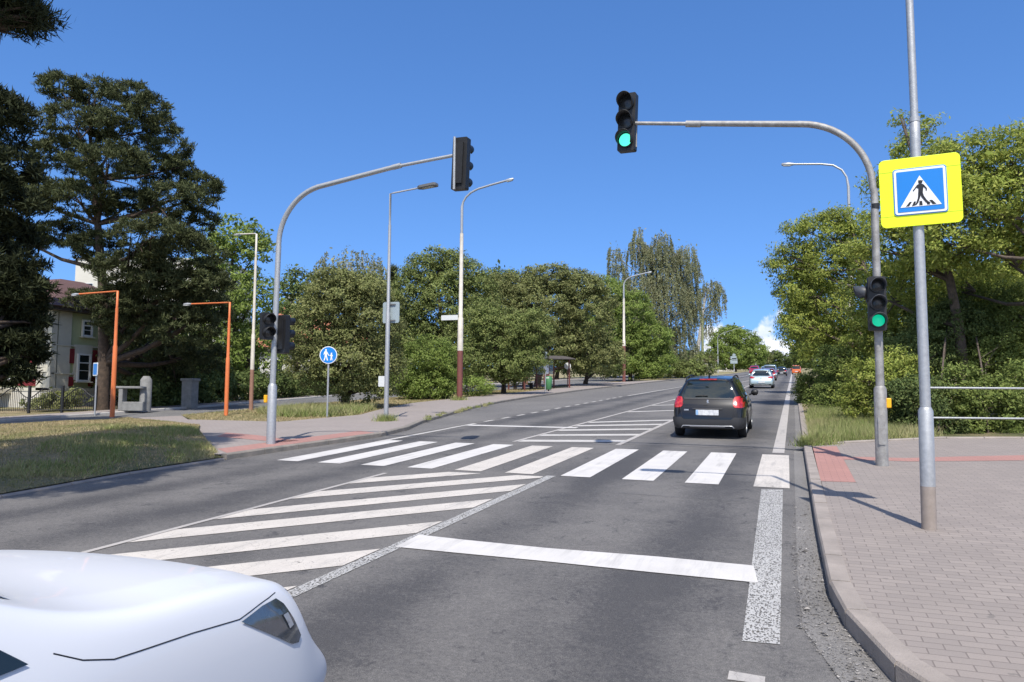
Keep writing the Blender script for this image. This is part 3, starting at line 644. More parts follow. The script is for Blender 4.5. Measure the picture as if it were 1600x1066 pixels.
# ------------------------------------------------------------ tall lamp post with the crossing sign
bx, by = 1.255, 8.71; bz = gz(bx, by, PZ)
t = thing('street_lamp', 'tall galvanised lamp post on the right pavement, carrying the yellow crossing sign', 'street lamp', (bx, by, bz))
MB().tube([(0, 0, -.1), (0, 0, .42)], .0705, 24).build('base_sleeve', M['pole_stain'], t)
MB().tube([(0, 0, .42), (0, 0, 1.18), (-.0, 0, 1.215)], [.070, .070, .052], 24).build('pole_base', M['galv'], t)
MB().tube([(0, 0, 1.20), (-.02, 0, 3.98), (-.02, 0, 4.22), (-.02, 0, 4.235)], [.051, .050, .050, .040], 24).tube([(-.02, 0, 4.22), (-.05, 0, 7.0)], [.0385, .036], 20).build('pole', M['galv'], t)
MB().tube([(-.02, 0, 4.19), (-.02, 0, 4.24)], .054, 20).build('collar', M['galv'], t)
MB().tube([(-.05, 0, 6.96), (-1.5, 0, 7.1)], .03, 12).build('arm', M['galv'], t)
MB().prism(rbox(.75, .3, .1), 0, .07, M4=Matrix.Translation((-1.8, 0, 7.08))).build('lamp_head', M['lamp_dark'], t)
MB().box((-1.8, 0, 7.07), (.5, .2, .015)).build('led_panel', M['led'], t)
# crossing sign: clamped to the post, a thing of its own
s = thing('crossing_sign', 'square fluorescent yellow backed blue pedestrian crossing sign on the foreground post', 'road sign', (bx-.0, by-.075, bz+3.44), rz=R(-2))
s.rotation_euler = (0, R(-1.0), R(-3))
MB().prism(rbox(.745, .72, .055, 8), 0, .012, M4=XZ(.012)).build('backing_board', M['sign_yellow'], s, bevel=.002)
for zz in (.235, -.235): MB().box((0, .028, zz), (.60, .03, .03)).box((0, .05, zz), (.16, .04, .05)).build('mounting_rail', M['galv'], s)
sm2 = mat('seam', (.35, .42, .02), .6)
for zz in (.225, -.245): MB().prism(rbox(.742, .004, .001, 1), 0, .002, M4=XZ(-.0, 0, zz)).build('panel_seam', sm2, s)
MB().prism(rbox(.49, .49, .03, 8), 0, .004, M4=XZ(-.006)).build('sign_border', M['sign_blue'], s)
MB().prism(rbox(.472, .472, .026, 8), 0, .003, M4=XZ(-.011)).build('sign_edge', M['sign_white'], s)
MB().prism(rbox(.425, .425, .008, 6), 0, .003, M4=XZ(-.015)).build('sign_panel', M['sign_blue'], s)
MB().prism([(-.187, -.165), (.187, -.165), (0, .155)], 0, .003, M4=XZ(-.019)).build('triangle', M['sign_white'], s)
fig = MB(); Z = XZ(-.024)
fig.tube([(.004, -.022, .085), (.004, -.026, .085)], .019, 16)
fig.prism([(-.014, .104), (.030, .100), (.028, .094), (-.016, .098)], 0, .002, M4=Z)                                     # brim
fig.prism([(-.028, .056), (-.010, .066), (.022, .064), (.036, .050), (.028, .02), (.022, -.03), (-.020, -.03), (-.016, .02), (-.034, .03), (-.062, -.006), (-.068, .002)], 0, .002, M4=Z)
fig.prism([(.030, .058), (.040, .046), (.062, .012), (.058, -.014), (.050, -.012), (.050, .01), (.026, .036)], 0, .002, M4=Z)
fig.prism([(-.020, -.026), (.010, -.026), (-.004, -.075), (-.022, -.125), (-.040, -.150), (-.056, -.150), (-.038, -.118), (-.024, -.074)], 0, .002, M4=Z)
fig.prism([(.000, -.026), (.022, -.026), (.030, -.062), (.060, -.118), (.086, -.136), (.082, -.146), (.046, -.132), (.006, -.070)], 0, .002, M4=Z)
fig.build('walking_figure', M['sign_black'], s)
st = MB()
for x0, x1 in ((-.138, -.108), (-.083, -.058), (-.016, .016), (.058, .083), (.104, .140)):
    k = .74; MB().prism([(x0, -.158), (x1, -.158), (x1*k, -.112), (x0*k, -.112)], 0, .0015, M4=XZ(-.0222)).build('crossing_stripe', M['sign_black'], s)

# ------------------------------------------------------------ street lamps
def lamp_post(label, base, H, band, arm, r0=.11, lower='maroon', upper='cream', armm='galv', name='street_lamp', head=.5, step=.42, led=False, group='street lamps'):
    """arm: list of (dx, dz) points from the pole top; head at its end"""
    x, y = base; t = thing(name, label, 'street lamp', (x, y, gz(x, y, .08)), group=group)
    MB().tube([(0, 0, -.15), (0, 0, band)], [r0, r0*.98], 16).build('lower_pole', M[lower], t)
    MB().tube([(0, 0, band), (0, 0, H*step), (0, 0, H*step+.05), (0, 0, H*.86)], [r0*.98, r0*.92, r0*.72, r0*.62], 16).build('upper_pole', M[upper], t)
    MB().tube([(0, 0, H*.86), (0, 0, H)]+[(a, 0, H+b) for a, b in arm], [r0*.5]*2+[r0*.36]*len(arm), 12).build('arm', M[armm], t)
    ax, az = arm[-1]; px_, pz_ = arm[-2] if len(arm) > 1 else (0, 0); an = math.atan2(az-pz_, abs(ax-px_)); sg = 1 if ax > 0 else -1
    T = Matrix.Translation((ax, 0, H+az)) @ Matrix.Rotation(-an*sg, 4, 'Y')
    h_ = MB()
    if led: h_.prism([(0, -.05), (sg*.12, -.15), (sg*head, -.16), (sg*(head+.06), -.1), (sg*(head+.06), .1), (sg*head, .16), (sg*.12, .15), (0, .05)], -.035, .04, M4=T)
    else: h_.tube([T @ Vector(p) for p in ((0, 0, 0), (sg*.12, 0, -.0), (sg*head*.5, 0, -.01), (sg*head, 0, -.01), (sg*(head+.04), 0, -.01))], [r0*.36, .12*head, .17*head, .12*head, .01], 12)
    h = h_.build('lamp_head', M['lamp_dark' if led else 'galv'], t)
    MB().box((sg*head*.6, 0, -.042 if led else -.15*head), (head*.6, .14, .02), M4=T).build('lamp_glass', M['led'], h)
    return t
cur = [(.06, .25), (.22, .5), (.5, .72), (.9, .88), (1.6, 1.02), (2.35, 1.15)]
lamp_post('grey lamp post with a flat head and the back of a sign, left pavement', (-12.18, 21.24), 7.35, 1.6, [(.12, .02), (1.0, .10)], .075, 'galv', 'galv', 'galv', head=.62, led=True, step=.47)
lamp_post('cream and maroon lamp post carrying a white name plate behind the left pavement', (-16.12, 35.58), 10.1, 2.55, cur, .15, head=.5)
lamp_post('cream and maroon lamp post with a curved arm, beyond the bus shelter', (-18.03, 84.83), 11.0, 4.0, [(a*1.1, b*1.1) for a, b in cur], .19, head=.6)
lamp_post('cream lamp post with a brown foot and a short arm to the left', (-21.06, 25.63), 7.35, 1.65, [(-.1, .02), (-.85, .05)], .085, 'brownpole', 'cream', 'cream', head=.3)
lamp_post('pale lamp post whose top and left arm show above the middle trees', tuple(at(823, 600, 76)[:2]), 10.4, 2.5, [(-.1, .02), (-2.1, .06)], .14, 'brownpole', 'cream', 'cream', head=.35)
lamp_post('lamp post half hidden in the right trees, its arm over the road', tuple(at(1333, 600, 37)[:2]), 10.6, 3.5, [(-.07, .5), (-.28, .88), (-.68, 1.16), (-1.25, 1.28), (-2.5, 1.40)], .14, 'maroon', 'cream', head=.6, step=.72)
p = g(1122, 583); lamp_post('small grey lamp post far down the road with a long rising arm', (p[0], p[1]), 8.6, 2, [(.3, .6), (1.2, 1.1), (5.5, 2.4)], .13, 'galv', 'galv', head=.9)
o1 = lamp_post('left of the two orange lamp posts, in front of the green villa', (-23.6, 21.1), 4.62, 1.25, [(-.1, -.01), (-1.95, -.04)], .085, 'orange', 'orange', 'orange', head=.36, step=.55, group='orange lamp posts')
o2 = lamp_post('right of the two orange lamp posts, in the grass strip', (-19.49, 22.37), 4.15, 1.2, [(-.1, -.01), (-1.8, -.0)], .075, 'orange', 'orange', 'orange', head=.36, step=.5, group='orange lamp posts')
# signs hung on posts
def sign_plate(name, label, loc, w_, h_, m_='sign_back', rz=0, rails=True):
    s = thing(name, label, 'road sign', loc, rz=rz)
    MB().prism(rbox(w_, h_, min(w_, h_)*.1), 0, .02, M4=XZ(.02)).build('panel', M[m_], s)
    for sg in ((1, -1) if rails else ()): MB().box((.02, -.03, sg*h_*.38), (w_*.5, .03, .035)).build('rail', M['lamp_dark'], s)
    return s
sign_plate('road_sign', 'grey back of a rectangular road sign on the grey lamp post', (-12.13, 21.34, .83+3.56), .60, .68)
sign_plate('name_plate', 'blank white street name plate on the cream and maroon post', (-16.72, 35.5, 1.39+4.36), .95, .26, 'white_paint', rails=False)
sign_plate('small_sign', 'small white sign plate left of the grey lamp post among leaves', tuple(at(597, 596, 30)), .34, .42, 'white_paint', rails=False)
# footpath sign
x, y = -15.24, 22.51; z = gz(x, y, .03)
t = thing('footpath_sign', 'round blue sign with white adult and child on a thin grey post', 'road sign', (x, y, z), rz=R(22))
MB().tube([(0, 0, -.1), (0, 0, 2.5)], .034, 12).build('post', M['galv'], t)
MB().tube([(0, -.05, 2.2), (0, -.035, 2.2)], .305, 40).build('disc', M['sign_white'], t, smooth=False)
MB().tube([(0, -.056, 2.2), (0, -.050, 2.2)], .278, 40).build('face', M['sign_blue'], t)
f = MB(); Z = XZ(-.060, -.0, 2.2)
f.prism([(-.085+.03*math.cos(a), .175+.035*math.sin(a)) for a in [k*math.pi/5 for k in range(10)]], 0, .003, M4=Z)
f.prism([(-.125, .140), (-.060, .140), (-.030, .09), (.015, .01), (.045, -.01), (.040, -.03), (.0, -.015), (-.045, .055), (-.050, -.02), (-.030, -.10), (-.005, -.195), (-.045, -.195), (-.068, -.10), (-.085, -.05), (-.098, -.11), (-.125, -.195), (-.165, -.195), (-.130, -.09), (-.122, -.0), (-.135, .05), (-.155, .0), (-.165, .01), (-.150, .09)], 0, .003, M4=Z)
f.prism([(.11+.026*math.cos(a), .055+.028*math.sin(a)) for a in [k*math.pi/5 for k in range(10)]], 0, .003, M4=Z)
f.prism([(.085, .025), (.130, .025), (.165, -.04), (.155, -.05), (.135, -.03), (.130, -.08), (.150, -.185), (.122, -.185), (.110, -.10), (.095, -.185), (.065, -.185), (.085, -.09), (.085, -.03), (.055, -.03), (.055, -.015), (.070, .0)], 0, .003, M4=Z)
f.build('pictogram', M['sign_white'], t)
# narrow blue sign by the far street corner
p = g(148, 650); t = thing('parking_sign', 'narrow blue and white sign on a grey post left of the orange lamp post', 'road sign', (p[0], p[1], p[2]), rz=R(-24))
MB().tube([(0, 0, -.1), (0, 0, 2.0)], .03, 10).build('post', M['galv'], t)
MB().prism(rbox(.5, .5, .04), 0, .02, M4=XZ(-.04, 0, 1.78)).build('panel', M['sign_white'], t)
MB().prism(rbox(.42, .42, .03), 0, .004, M4=XZ(-.062, 0, 1.78)).build('face', M['sign_blue'], t)

# ------------------------------------------------------------ railing at right
t = thing('railing', 'galvanised two-rail pipe railing behind the right pavement, in front of the bushes', 'railing', (2.84, 20.25, gz(2.84, 20.25, .1)), rz=R(17))
for k in range(4): MB().tube([(k*2.6, 0, -.2), (k*2.6, 0, 1.15)], .024, 10).build('post', M['galv'], t)
MB().tube([(0, 0, 1.13), (8, 0, 1.13)], .026, 12).build('rail', M['galv'], t)
MB().tube([(0, 0, .42), (8, 0, .42)], .026, 12).build('rail', M['galv'], t)

# ------------------------------------------------------------ bus shelter, bins
a = np.array([-18.15, 52.4]); b_ = np.array([-16.35, 58.0]); L = float(np.hypot(*(b_-a))); ang = math.atan2(b_[1]-a[1], b_[0]-a[0])
a = a-np.array([.35, .05]); z0 = gz(a[0], a[1], .1)
t = thing('bus_shelter', 'open bus shelter with brown posts and a dark curved roof at the lay-by', 'bus shelter', (a[0], a[1], z0), rz=ang); t.rotation_euler = (0, -math.atan(S)*.9, ang)
for px_, py_ in ((0, 0), (L*.52, 0), (L, 0), (0, 1.5), (L*.3, 1.5), (L*.6, 1.5), (L, 1.5)):
    MB().box((px_, py_, 1.15), (.09, .09, 2.35)).build('post', M['maroon'], t)
r_ = MB(); n = 12
for k in range(n):
    y0, y1 = -.45+2.3*k/n, -.45+2.3*(k+1)/n; zf = lambda q: 2.3+.28*math.sin((q+.45)/2.3*math.pi*.72)
    r_.add([(-.3, y0, zf(y0)), (L+.3, y0, zf(y0)), (L+.3, y1, zf(y1)), (-.3, y1, zf(y1)), (-.3, y0, zf(y0)-.05), (L+.3, y0, zf(y0)-.05), (L+.3, y1, zf(y1)-.05), (-.3, y1, zf(y1)-.05)],
        [(0, 1, 2, 3), (7, 6, 5, 4), (0, 4, 5, 1), (3, 2, 6, 7), (0, 3, 7, 4), (1, 5, 6, 2)])
r_.build('roof', M['shelter_roof'], t)
for x0, x1 in ((.1, L*.28), (L*.32, L*.58), (L*.62, L-.1)):
    MB().box(((x0+x1)/2, 1.5, 1.65), (x1-x0, .02, 1.1)).build('rear_pane', M['shelter_glass'], t)
for x0, x1 in ((.1, L*.28), (L*.32, L*.58), (L*.62, L-.1)): MB().box(((x0+x1)/2, 1.5, .95), (x1-x0, .04, .06)).box(((x0+x1)/2, 1.5, .3), (x1-x0, .04, .06)).build('rail', M['maroon'], t)
MB().box((.0, .75, 1.65), (.02, 1.4, 1.1)).build('side_pane', M['shelter_glass'], t)
MB().box((L*.25, 1.25, .45), (2.2, .35, .05)).box((L*.08, 1.25, .22), (.06, .3, .44)).box((L*.42, 1.25, .22), (.06, .3, .44)).build('bench', M['wood_dark'], t)
MB().box((L*.52-.35, -.02, 1.65), (.62, .05, .95)).build('timetable_board', M['white_paint'], t)
MB().box((L*.52-.35, -.02, .75), (.62, .05, .7)).build('lower_panel', M['maroon'], t)
def flat_disc(name, label, base, H, r_, m_='white_paint', rz=0):
    t = thing(name, label, 'sign', base, rz=rz); MB().tube([(0, 0, -.1), (0, 0, H+.2)], .035, 10).build('post', M['maroon'], t)
    MB().tube([(0, -.06, H), (0, -.04, H)], r_, 28).build('disc', M[m_], t); return t
p = at(887, 572, 61); zz = gz(p[0], p[1], .1); flat_disc('bus_stop_sign', 'round white bus stop disc on a brown post at the far end of the shelter', (p[0], p[1], zz), p[2]-zz, .27, rz=R(10))
p = g(852, 612, .1); t = thing('bus_stop_pole', 'thin light grey stop pole at the near side of the shelter', 'pole', tuple(p)); MB().tube([(0, 0, -.1), (0, 0, 2.9)], .04, 10).build('pole', M['galv'], t); MB().box((0, -.06, 2.5), (.28, .03, .35)).build('plate', M['sign_back'], t)
def bin_(label, p):
    t = thing('litter_bin', label, 'litter bin', tuple(p), group='green litter bins')
    mb = MB(); mb.tube([(0, 0, .08), (0, 0, .12), (0, 0, .85), (0, 0, .88)], [.18, .21, .26, .24], 20); mb.build('body', M['bin_green'], t, smooth=False)
    MB().tube([(0, 0, .86), (0, 0, .95), (0, 0, 1.02)], [.245, .24, .12], 20).build('hood', M['bin_green'], t)
    MB().tube([(0, 0, -.05), (0, 0, .1)], .05, 10).build('foot', M['iron'], t)
    for k in range(2): MB().box((0, -.24+k*.0, .9), (.2, .02, .07)).build('slot', M['white_paint'], t) if k == 0 else None
bin_('green litter bin standing in front of the bus shelter', g(857, 611, .1)); bin_('green litter bin on the far side street pavement behind the small tree', g(797, 594, .1)+np.array([-3.0, 3, .3]))

# ------------------------------------------------------------ left street corner: letter box wall, gate pillar
p = g(205, 642, .1); t = thing('concrete_bench', 'low pale concrete bench frame on the far pavement under the pine', 'bench', tuple(p), rz=R(25))
MB().box((-.35, 0, .45), (.16, .45, .9)).box((.15, 0, .18), (.85, .45, .36)).build('base', M['concrete'], t, bevel=.02)
MB().box((0, 0, .94), (1.2, .5, .09)).build('top', M['concrete'], t, bevel=.02)
MB().tube([(.5, .1, 0), (.5, .1, 1.25), (.5, .1, 1.4)], [.22, .22, .12], 14).build('pillar', M['concrete'], t)
p = g(302, 636, .1); t = thing('gate_pillar', 'grey concrete gate pillar in the deep shade under the pine', 'pillar', tuple(p+np.array([-.5, .3, 0])))
MB().box((0, 0, .5), (.55, .45, 1.3)).build('shaft', M['concrete'], t, bevel=.02); MB().box((0, 0, 1.2), (.65, .55, .12)).build('cap', M['concrete'], t, bevel=.02)
# ------------------------------------------------------------ cars
FC = (-1, -.80, -.42, 0, .42, .80, 1)
def car_shell(st, rear_y, front_y, wheels, wr, sub=3, dome=0.):
    """st: stations rear to front: (y, sill z, half width, belt z, roof half width, roof z); ends take y offsets per level"""
    def ring(s):
        y, zb, w_, zt, rw, zr = s
        hb = zt-zb
        pts = [(w_*.90, zb), (w_*.985, zb+.07), (w_*1.0, zb+hb*.42), (w_*.985, zb+hb*.80), (w_*.945, zt), (rw*1.02+(w_*.945-rw)*.06, zt+(zr-zt)*.84), (rw*.93, zr-.012)]
        return pts
    rings = [ring(s) for s in st]; n = len(st)
    def Y(i, j):
        if i == 0: return rear_y[j]
        if i == n-1: return front_y[j]
        return st[i][0]
    bm = bmesh.new(); cache = {}
    def V(x, y, z):
        k = (round(x, 4), round(y, 4), round(z, 4))
        if k not in cache: cache[k] = bm.verts.new((x, y, z))
        return cache[k]
    def F(*vs):
        vs = [v for i, v in enumerate(vs) if v not in vs[:i]]
        if len(vs) > 2:
            try: bm.faces.new(vs)
            except ValueError: pass
    def roof(i, c): x, z = rings[i][6]; return V(x*FC[c], Y(i, 6)+(-.05 if i == 0 else .07 if i == n-1 else 0)*(1-FC[c]**2), z+.03*(1-FC[c]**2)+(dome if abs(FC[c]) == .80 and z < 1.1 else .012 if dome and z < 1.1 and abs(FC[c]) < .6 else 0))
    def bot(i, c): x, z = rings[i][0]; return V(x*FC[c], Y(i, 0)+(-.05 if i == 0 else .07 if i == n-1 else 0)*(1-FC[c]**2), z)
    def side(i, j, s):
        if j == 6: return roof(i, 0 if s < 0 else 6)
        if j == 0: return bot(i, 0 if s < 0 else 6)
        x, z = rings[i][j]; return V(x*s, Y(i, j), z)
    for i in range(n-1):
        for j in range(6):
            F(side(i, j, 1), side(i+1, j, 1), side(i+1, j+1, 1), side(i, j+1, 1)); F(side(i, j, -1), side(i, j+1, -1), side(i+1, j+1, -1), side(i+1, j, -1))
        for c in range(6): F(roof(i, c), roof(i, c+1), roof(i+1, c+1), roof(i+1, c)); F(bot(i, c), bot(i+1, c), bot(i+1, c+1), bot(i, c+1))
    for e, bul in ((0, -.05), (n-1, .07)):
        def cp(j, c):
            if j == 6: return roof(e, c)
            if j == 0: return bot(e, c)
            if c in (0, 6): return side(e, j, FC[c])
            x, z = rings[e][j]; return V(x*FC[c], Y(e, j)+bul*(1-FC[c]**2), z)
        for j in range(6):
            for c in range(6):
                q_ = (cp(j, c), cp(j, c+1), cp(j+1, c+1), cp(j+1, c)); F(*(q_ if e == 0 else q_[::-1]))
    bmesh.ops.recalc_face_normals(bm, faces=bm.faces[:])
    cl = bm.edges.layers.float.new('crease_edge')
    ends = (0, n-1)
    for e in bm.edges:
        a, b = e.verts
        def rim(v): return abs(v.co.x) > .5 and (abs(v.co.y-st[0][0]) < .45 or abs(v.co.y-st[-1][0]) < .45)
        if abs(a.co.z-rings[1][0][1]) < .05 and abs(b.co.z-rings[1][0][1]) < .05: e[cl] = .5
    if dome:
        for i in range(n-1):
            for c in (1, 5):
                e = bm.edges.get((roof(i, c), roof(i+1, c)))
                if e and st[i][5] < 1.1: e[cl] = .8
    me = bpy.data.meshes.new('body'); bm.to_mesh(me); bm.free()
    ob = bpy.data.objects.new('tmp', me); COL.objects.link(ob)
    sm = ob.modifiers.new('s', 'SUBSURF'); sm.levels = sub; sm.render_levels = sub
    cut = []
    for wy in wheels:
        for sg in (-1, 1):
            c = MB().tube([(sg*.52, wy, wr+.02), (sg*1.3, wy, wr+.02)], wr+.055, 36).build('cut', [M['tyre']]); cut.append(c)
            bo = ob.modifiers.new('b', 'BOOLEAN'); bo.object = c; bo.operation = 'DIFFERENCE'; bo.solver = 'EXACT'
    dg = bpy.context.evaluated_depsgraph_get(); res = bpy.data.meshes.new_from_object(ob.evaluated_get(dg))
    for o_ in cut+[ob]: bpy.data.objects.remove(o_)
    res.materials.clear(); res.polygons.foreach_set('material_index', [0]*len(res.polygons))
    return res
def patch(bvh, poly, axis, name, m_, parent, off=.004, res=.05, thick=0.):
    """shape drawn in a plane and laid on the body; axis: direction it is laid from ('-y' rear, '+y' front, '+x','-x' sides, '+z' top)"""
    bm = bmesh.new(); bm.faces.new([bm.verts.new((u_, v_, 0)) for u_, v_ in poly])
    us = [p[0] for p in poly]; vs_ = [p[1] for p in poly]
    for a, lo, hi in ((0, min(us), max(us)), (1, min(vs_), max(vs_))):
        k = max(1, int((hi-lo)/res))
        for i in range(1, k):
            v = lo+(hi-lo)*i/k
            bmesh.ops.bisect_plane(bm, geom=bm.verts[:]+bm.edges[:]+bm.faces[:], plane_co=(v, 0, 0) if a == 0 else (0, v, 0), plane_no=(1, 0, 0) if a == 0 else (0, 1, 0))
    bad = []
    for v in bm.verts:
        u_, w_ = v.co.x, v.co.y
        o_, d = {'-y': ((u_, -3, w_), (0, 1, 0)), '+y': ((u_, 9, w_), (0, -1, 0)), '+x': ((3, u_, w_), (-1, 0, 0)), '-x': ((-3, u_, w_), (1, 0, 0)), '+z': ((u_, w_, 4), (0, 0, -1))}[axis]
        h = bvh.ray_cast(Vector(o_), Vector(d))
        if h[0] is None: bad.append(v)
        else: v.co = h[0]-Vector(d)*off*.5+h[1]*off*(1 if h[1].dot(Vector(d)) < 0 else -1)*.7
    bmesh.ops.delete(bm, geom=bad, context='VERTS')
    if thick:
        bmesh.ops.recalc_face_normals(bm, faces=bm.faces[:])
    me = bpy.data.meshes.new(name); bm.to_mesh(me); bm.free(); o_ = link(name, me, m_, parent, True); return o_
def line_on(bvh, pts, axis, rad, name, m_, parent, lift=0.):
    out_ = []
    for (a0, b0), (a1, b1) in zip(pts, pts[1:]):
        n = max(2, int(math.hypot(a1-a0, b1-b0)/.05))
        for k in range(n+1):
            u_, w_ = a0+(a1-a0)*k/n, b0+(b1-b0)*k/n
            o_, d = {'-y': ((u_, -3, w_), (0, 1, 0)), '+y': ((u_, 9, w_), (0, -1, 0)), '+x': ((3, u_, w_), (-1, 0, 0)), '-x': ((-3, u_, w_), (1, 0, 0)), '+z': ((u_, w_, 4), (0, 0, -1))}[axis]
            h = bvh.ray_cast(Vector(o_), Vector(d))
            if h[0] is not None: out_.append(h[0]-Vector(d)*lift)
    if len(out_) > 1: return MB().tube(out_, rad, 6).build(name, m_, parent)
def wheel(parent, x, y, r_, wd=.2, spokes=5):
    sg = 1 if x > 0 else -1
    t_ = MB(); prof = [(-wd/2, r_*.66), (-wd/2, r_*.93), (-wd/2+.025, r_), (wd/2-.025, r_), (wd/2, r_*.93), (wd/2, r_*.66)]; n = 36; vs = []
    for a in range(n):
        th = 2*math.pi*a/n; vs += [(u_*sg, rr*math.cos(th), rr*math.sin(th)) for u_, rr in prof]
    k = len(prof); t_.add(vs, [(a*k+j, a*k+j+1, ((a+1) % n)*k+j+1, ((a+1) % n)*k+j) for a in range(n) for j in range(k-1)], 0, True)
    ty = t_.build('tyre', M['tyre']); 
    w_ = MB(); w_.tube([(sg*(wd/2-.03), 0, 0), (sg*(wd/2-.01), 0, 0)], r_*.15, 14)
    for s_ in range(spokes):
        th = 2*math.pi*s_/spokes; c, s2 = math.cos(th), math.sin(th)
        w_.box((0, 0, 0), (.03, r_*.16, r_*.62), M4=Matrix.Translation((sg*(wd/2-.035), c*r_*.36, s2*r_*.36)) @ Matrix.Rotation(th-math.pi/2, 4, 'X'))
    w_.tube([(sg*(wd/2-.012), r_*.66*math.cos(2*math.pi*a/28), r_*.66*math.sin(2*math.pi*a/28)) for a in range(29)], .014, 6, cap=False)
    w_.tube([(-.02*sg, 0, 0), (0, 0, 0)], r_*.64, 24, 1)
    wh = MB().tube([(-sg*wd/2, 0, 0), (-sg*.02, 0, 0)], r_*.66, 24).build('wheel', M['tyre'], parent); wh.location = (x, y, r_)
    ty.parent = wh; w_.build('rim', [M['rim'], M['iron']], wh); return wh
def mirror(z, pts): return pts
def make_car(name, label, cat, x, y, rz, L, W, H, paint_, kind='hatch', hi=False, group='cars on the main road', wr=.31, facing=1):
    T = thing(name, label, cat, (x, y, gz(x, y, .004)), rz=rz, group=group); T.rotation_euler = (math.atan(S)*math.cos(rz), -math.atan(S)*math.sin(rz)*0, rz)
    w_ = W/2; k = L/4.16; hk = H/1.53
    if kind == 'estate':
        st = [(.0, .24, w_*.94, .99, .535, 1.46), (.5, .22, w_*1.01, .98, .565, 1.50), (1.2, .21, w_*1.02, .96, .59, 1.535), (2.0, .20, w_*1.02, .93, .60, 1.535), (2.62, .20, w_*1.01, .91, .62, 1.45), (3.22, .20, w_, .89, .70, 1.0), (3.75, .2, w_*.98, .80, .68, .86), (4.1, .22, w_*.88, .66, .62, .72)]
        ry = (.03, -.02, -.03, .05, .17, .42, .30); fy = (4.08, 4.14, 4.16, 4.13, 4.08, 4.03, 4.0)
        hk = H/1.53
    elif kind == 'suv':
        st = [(.0, .30, w_*.95, 1.02, .66, 1.50), (.5, .26, w_, 1.03, .68, 1.58), (1.2, .25, w_*1.01, 1.02, .68, 1.61), (2.0, .24, w_*1.01, 1.0, .67, 1.60), (2.6, .24, w_*1.01, .99, .64, 1.52), (3.12, .24, w_, .965, .74, 1.06), (3.45, .24, w_*.995, .93, .735, 1.0), (3.85, .25, w_*.97, .87, .72, .94), (4.1, .26, w_*.91, .77, .69, .85), (4.16, .28, w_*.83, .62, .62, .70)]
        ry = (.05, .0, -.01, .08, .18, .38, .25); fy = (4.12, 4.2, 4.24, 4.235, 4.22, 4.20, 4.17); hk = H/1.60
    elif kind == 'cross':
        st = [(.0, .30, w_*.95, 1.0, .66, 1.46), (.5, .26, w_, 1.01, .68, 1.54), (1.1, .25, w_*1.01, 1.0, .68, 1.57), (1.8, .24, w_*1.01, .99, .67, 1.56), (2.3, .24, w_*1.01, .98, .64, 1.47), (2.93, .24, w_*1.0, .96, .78, 1.045), (3.4, .24, w_*.995, .93, .77, 1.01), (3.8, .25, w_*.985, .87, .76, .95), (3.98, .26, w_*.965, .80, .71, .875), (4.16, .28, w_*.86, .68, .58, .75)]
        ry = (.05, .0, -.01, .08, .18, .38, .25); fy = (4.16, 4.30, 4.29, 4.10, 4.00, 4.01, 4.02); hk = H/1.56
    elif kind == 'van':
        st = [(.0, .28, w_*.97, 1.1, .70, 1.88), (.6, .26, w_, 1.1, .74, 1.92), (1.8, .25, w_, 1.08, .74, 1.92), (2.8, .25, w_, 1.05, .72, 1.88), (3.35, .25, w_, 1.02, .72, 1.25), (3.8, .25, w_*.98, .92, .70, 1.0), (4.1, .28, w_*.9, .74, .64, .80)]
        ry = (.02, -.02, -.02, .0, .03, .12, .12); fy = (4.08, 4.15, 4.16, 4.14, 4.1, 4.06, 4.03); hk = H/1.92
    else:
        st = [(.0, .24, w_*.90, .93, .50, 1.36), (.45, .22, w_*.99, .96, .56, 1.44), (1.1, .21, w_*1.01, .95, .60, 1.50), (1.9, .20, w_*1.01, .92, .61, 1.51), (2.5, .20, w_*1.01, .90, .59, 1.43), (3.2, .20, w_, .87, .68, .98), (3.75, .2, w_*.97, .78, .66, .84), (4.1, .22, w_*.85, .64, .60, .70)]
        ry = (.05, -.0, -.02, .10, .22, .62, .55); fy = (4.08, 4.14, 4.16, 4.13, 4.08, 4.03, 4.0); hk = H/1.51
    st = [(a*k, b*hk, c, d*hk, e*W/1.76, f*hk) for a, b, c, d, e, f in st]; ry = [a*k for a in ry]; fy = [a*k for a in fy]
    wy = (.76*k, (3.32 if kind != 'cross' else 3.12)*k)
    me = car_shell(st, ry, fy, wy, wr, 4 if hi == 2 else 3, .010 if hi == 2 else 0.)
    body = link('body', me, M[paint_], T, True)
    bm = bmesh.new(); bm.from_mesh(me); bvh = BVHTree.FromBMesh(bm); bm.free()
    for a in wy:
        for sg in (1, -1): wheel(T, sg*(w_-.115), a, wr)
    sc = lambda pts: [(u_*W/1.76, z_*hk) for u_, z_ in pts]
    zw = {'estate': (1.0, 1.42), 'suv': (1.05, 1.49), 'cross': (1.03, 1.44), 'van': (1.12, 1.76), 'hatch': (.98, 1.33)}[kind]
    wb, wt = {'estate': (.66, .485), 'suv': (.66, .56), 'cross': (.66, .56), 'van': (.68, .64), 'hatch': (.62, .44)}[kind]
    patch(bvh, sc([(-wb, zw[0]+.03), (-wb+.05, zw[0]), (wb-.05, zw[0]), (wb, zw[0]+.03), (wt, zw[1]-.02), (wt-.05, zw[1]), (-wt+.05, zw[1]), (-wt, zw[1]-.02)]), '-y', 'rear_window', M['glass_car'], T, .006, .06)
    # windscreen, side glass
    c0, c1 = {'estate': (3.16, 2.66), 'suv': (3.04, 2.66), 'cross': (2.90, 2.36), 'van': (3.3, 2.86), 'hatch': (3.14, 2.56)}[kind]
    patch(bvh, [(x_*W/1.76, y_*k) for x_, y_ in ((-.62, c0-.02), (-.35, c0+.05), (.35, c0+.05), (.62, c0-.02), (.53, c1+.05), (.3, c1), (-.3, c1), (-.53, c1+.05))], '+z', 'windscreen', M['glass_car'], T, .006, .06)
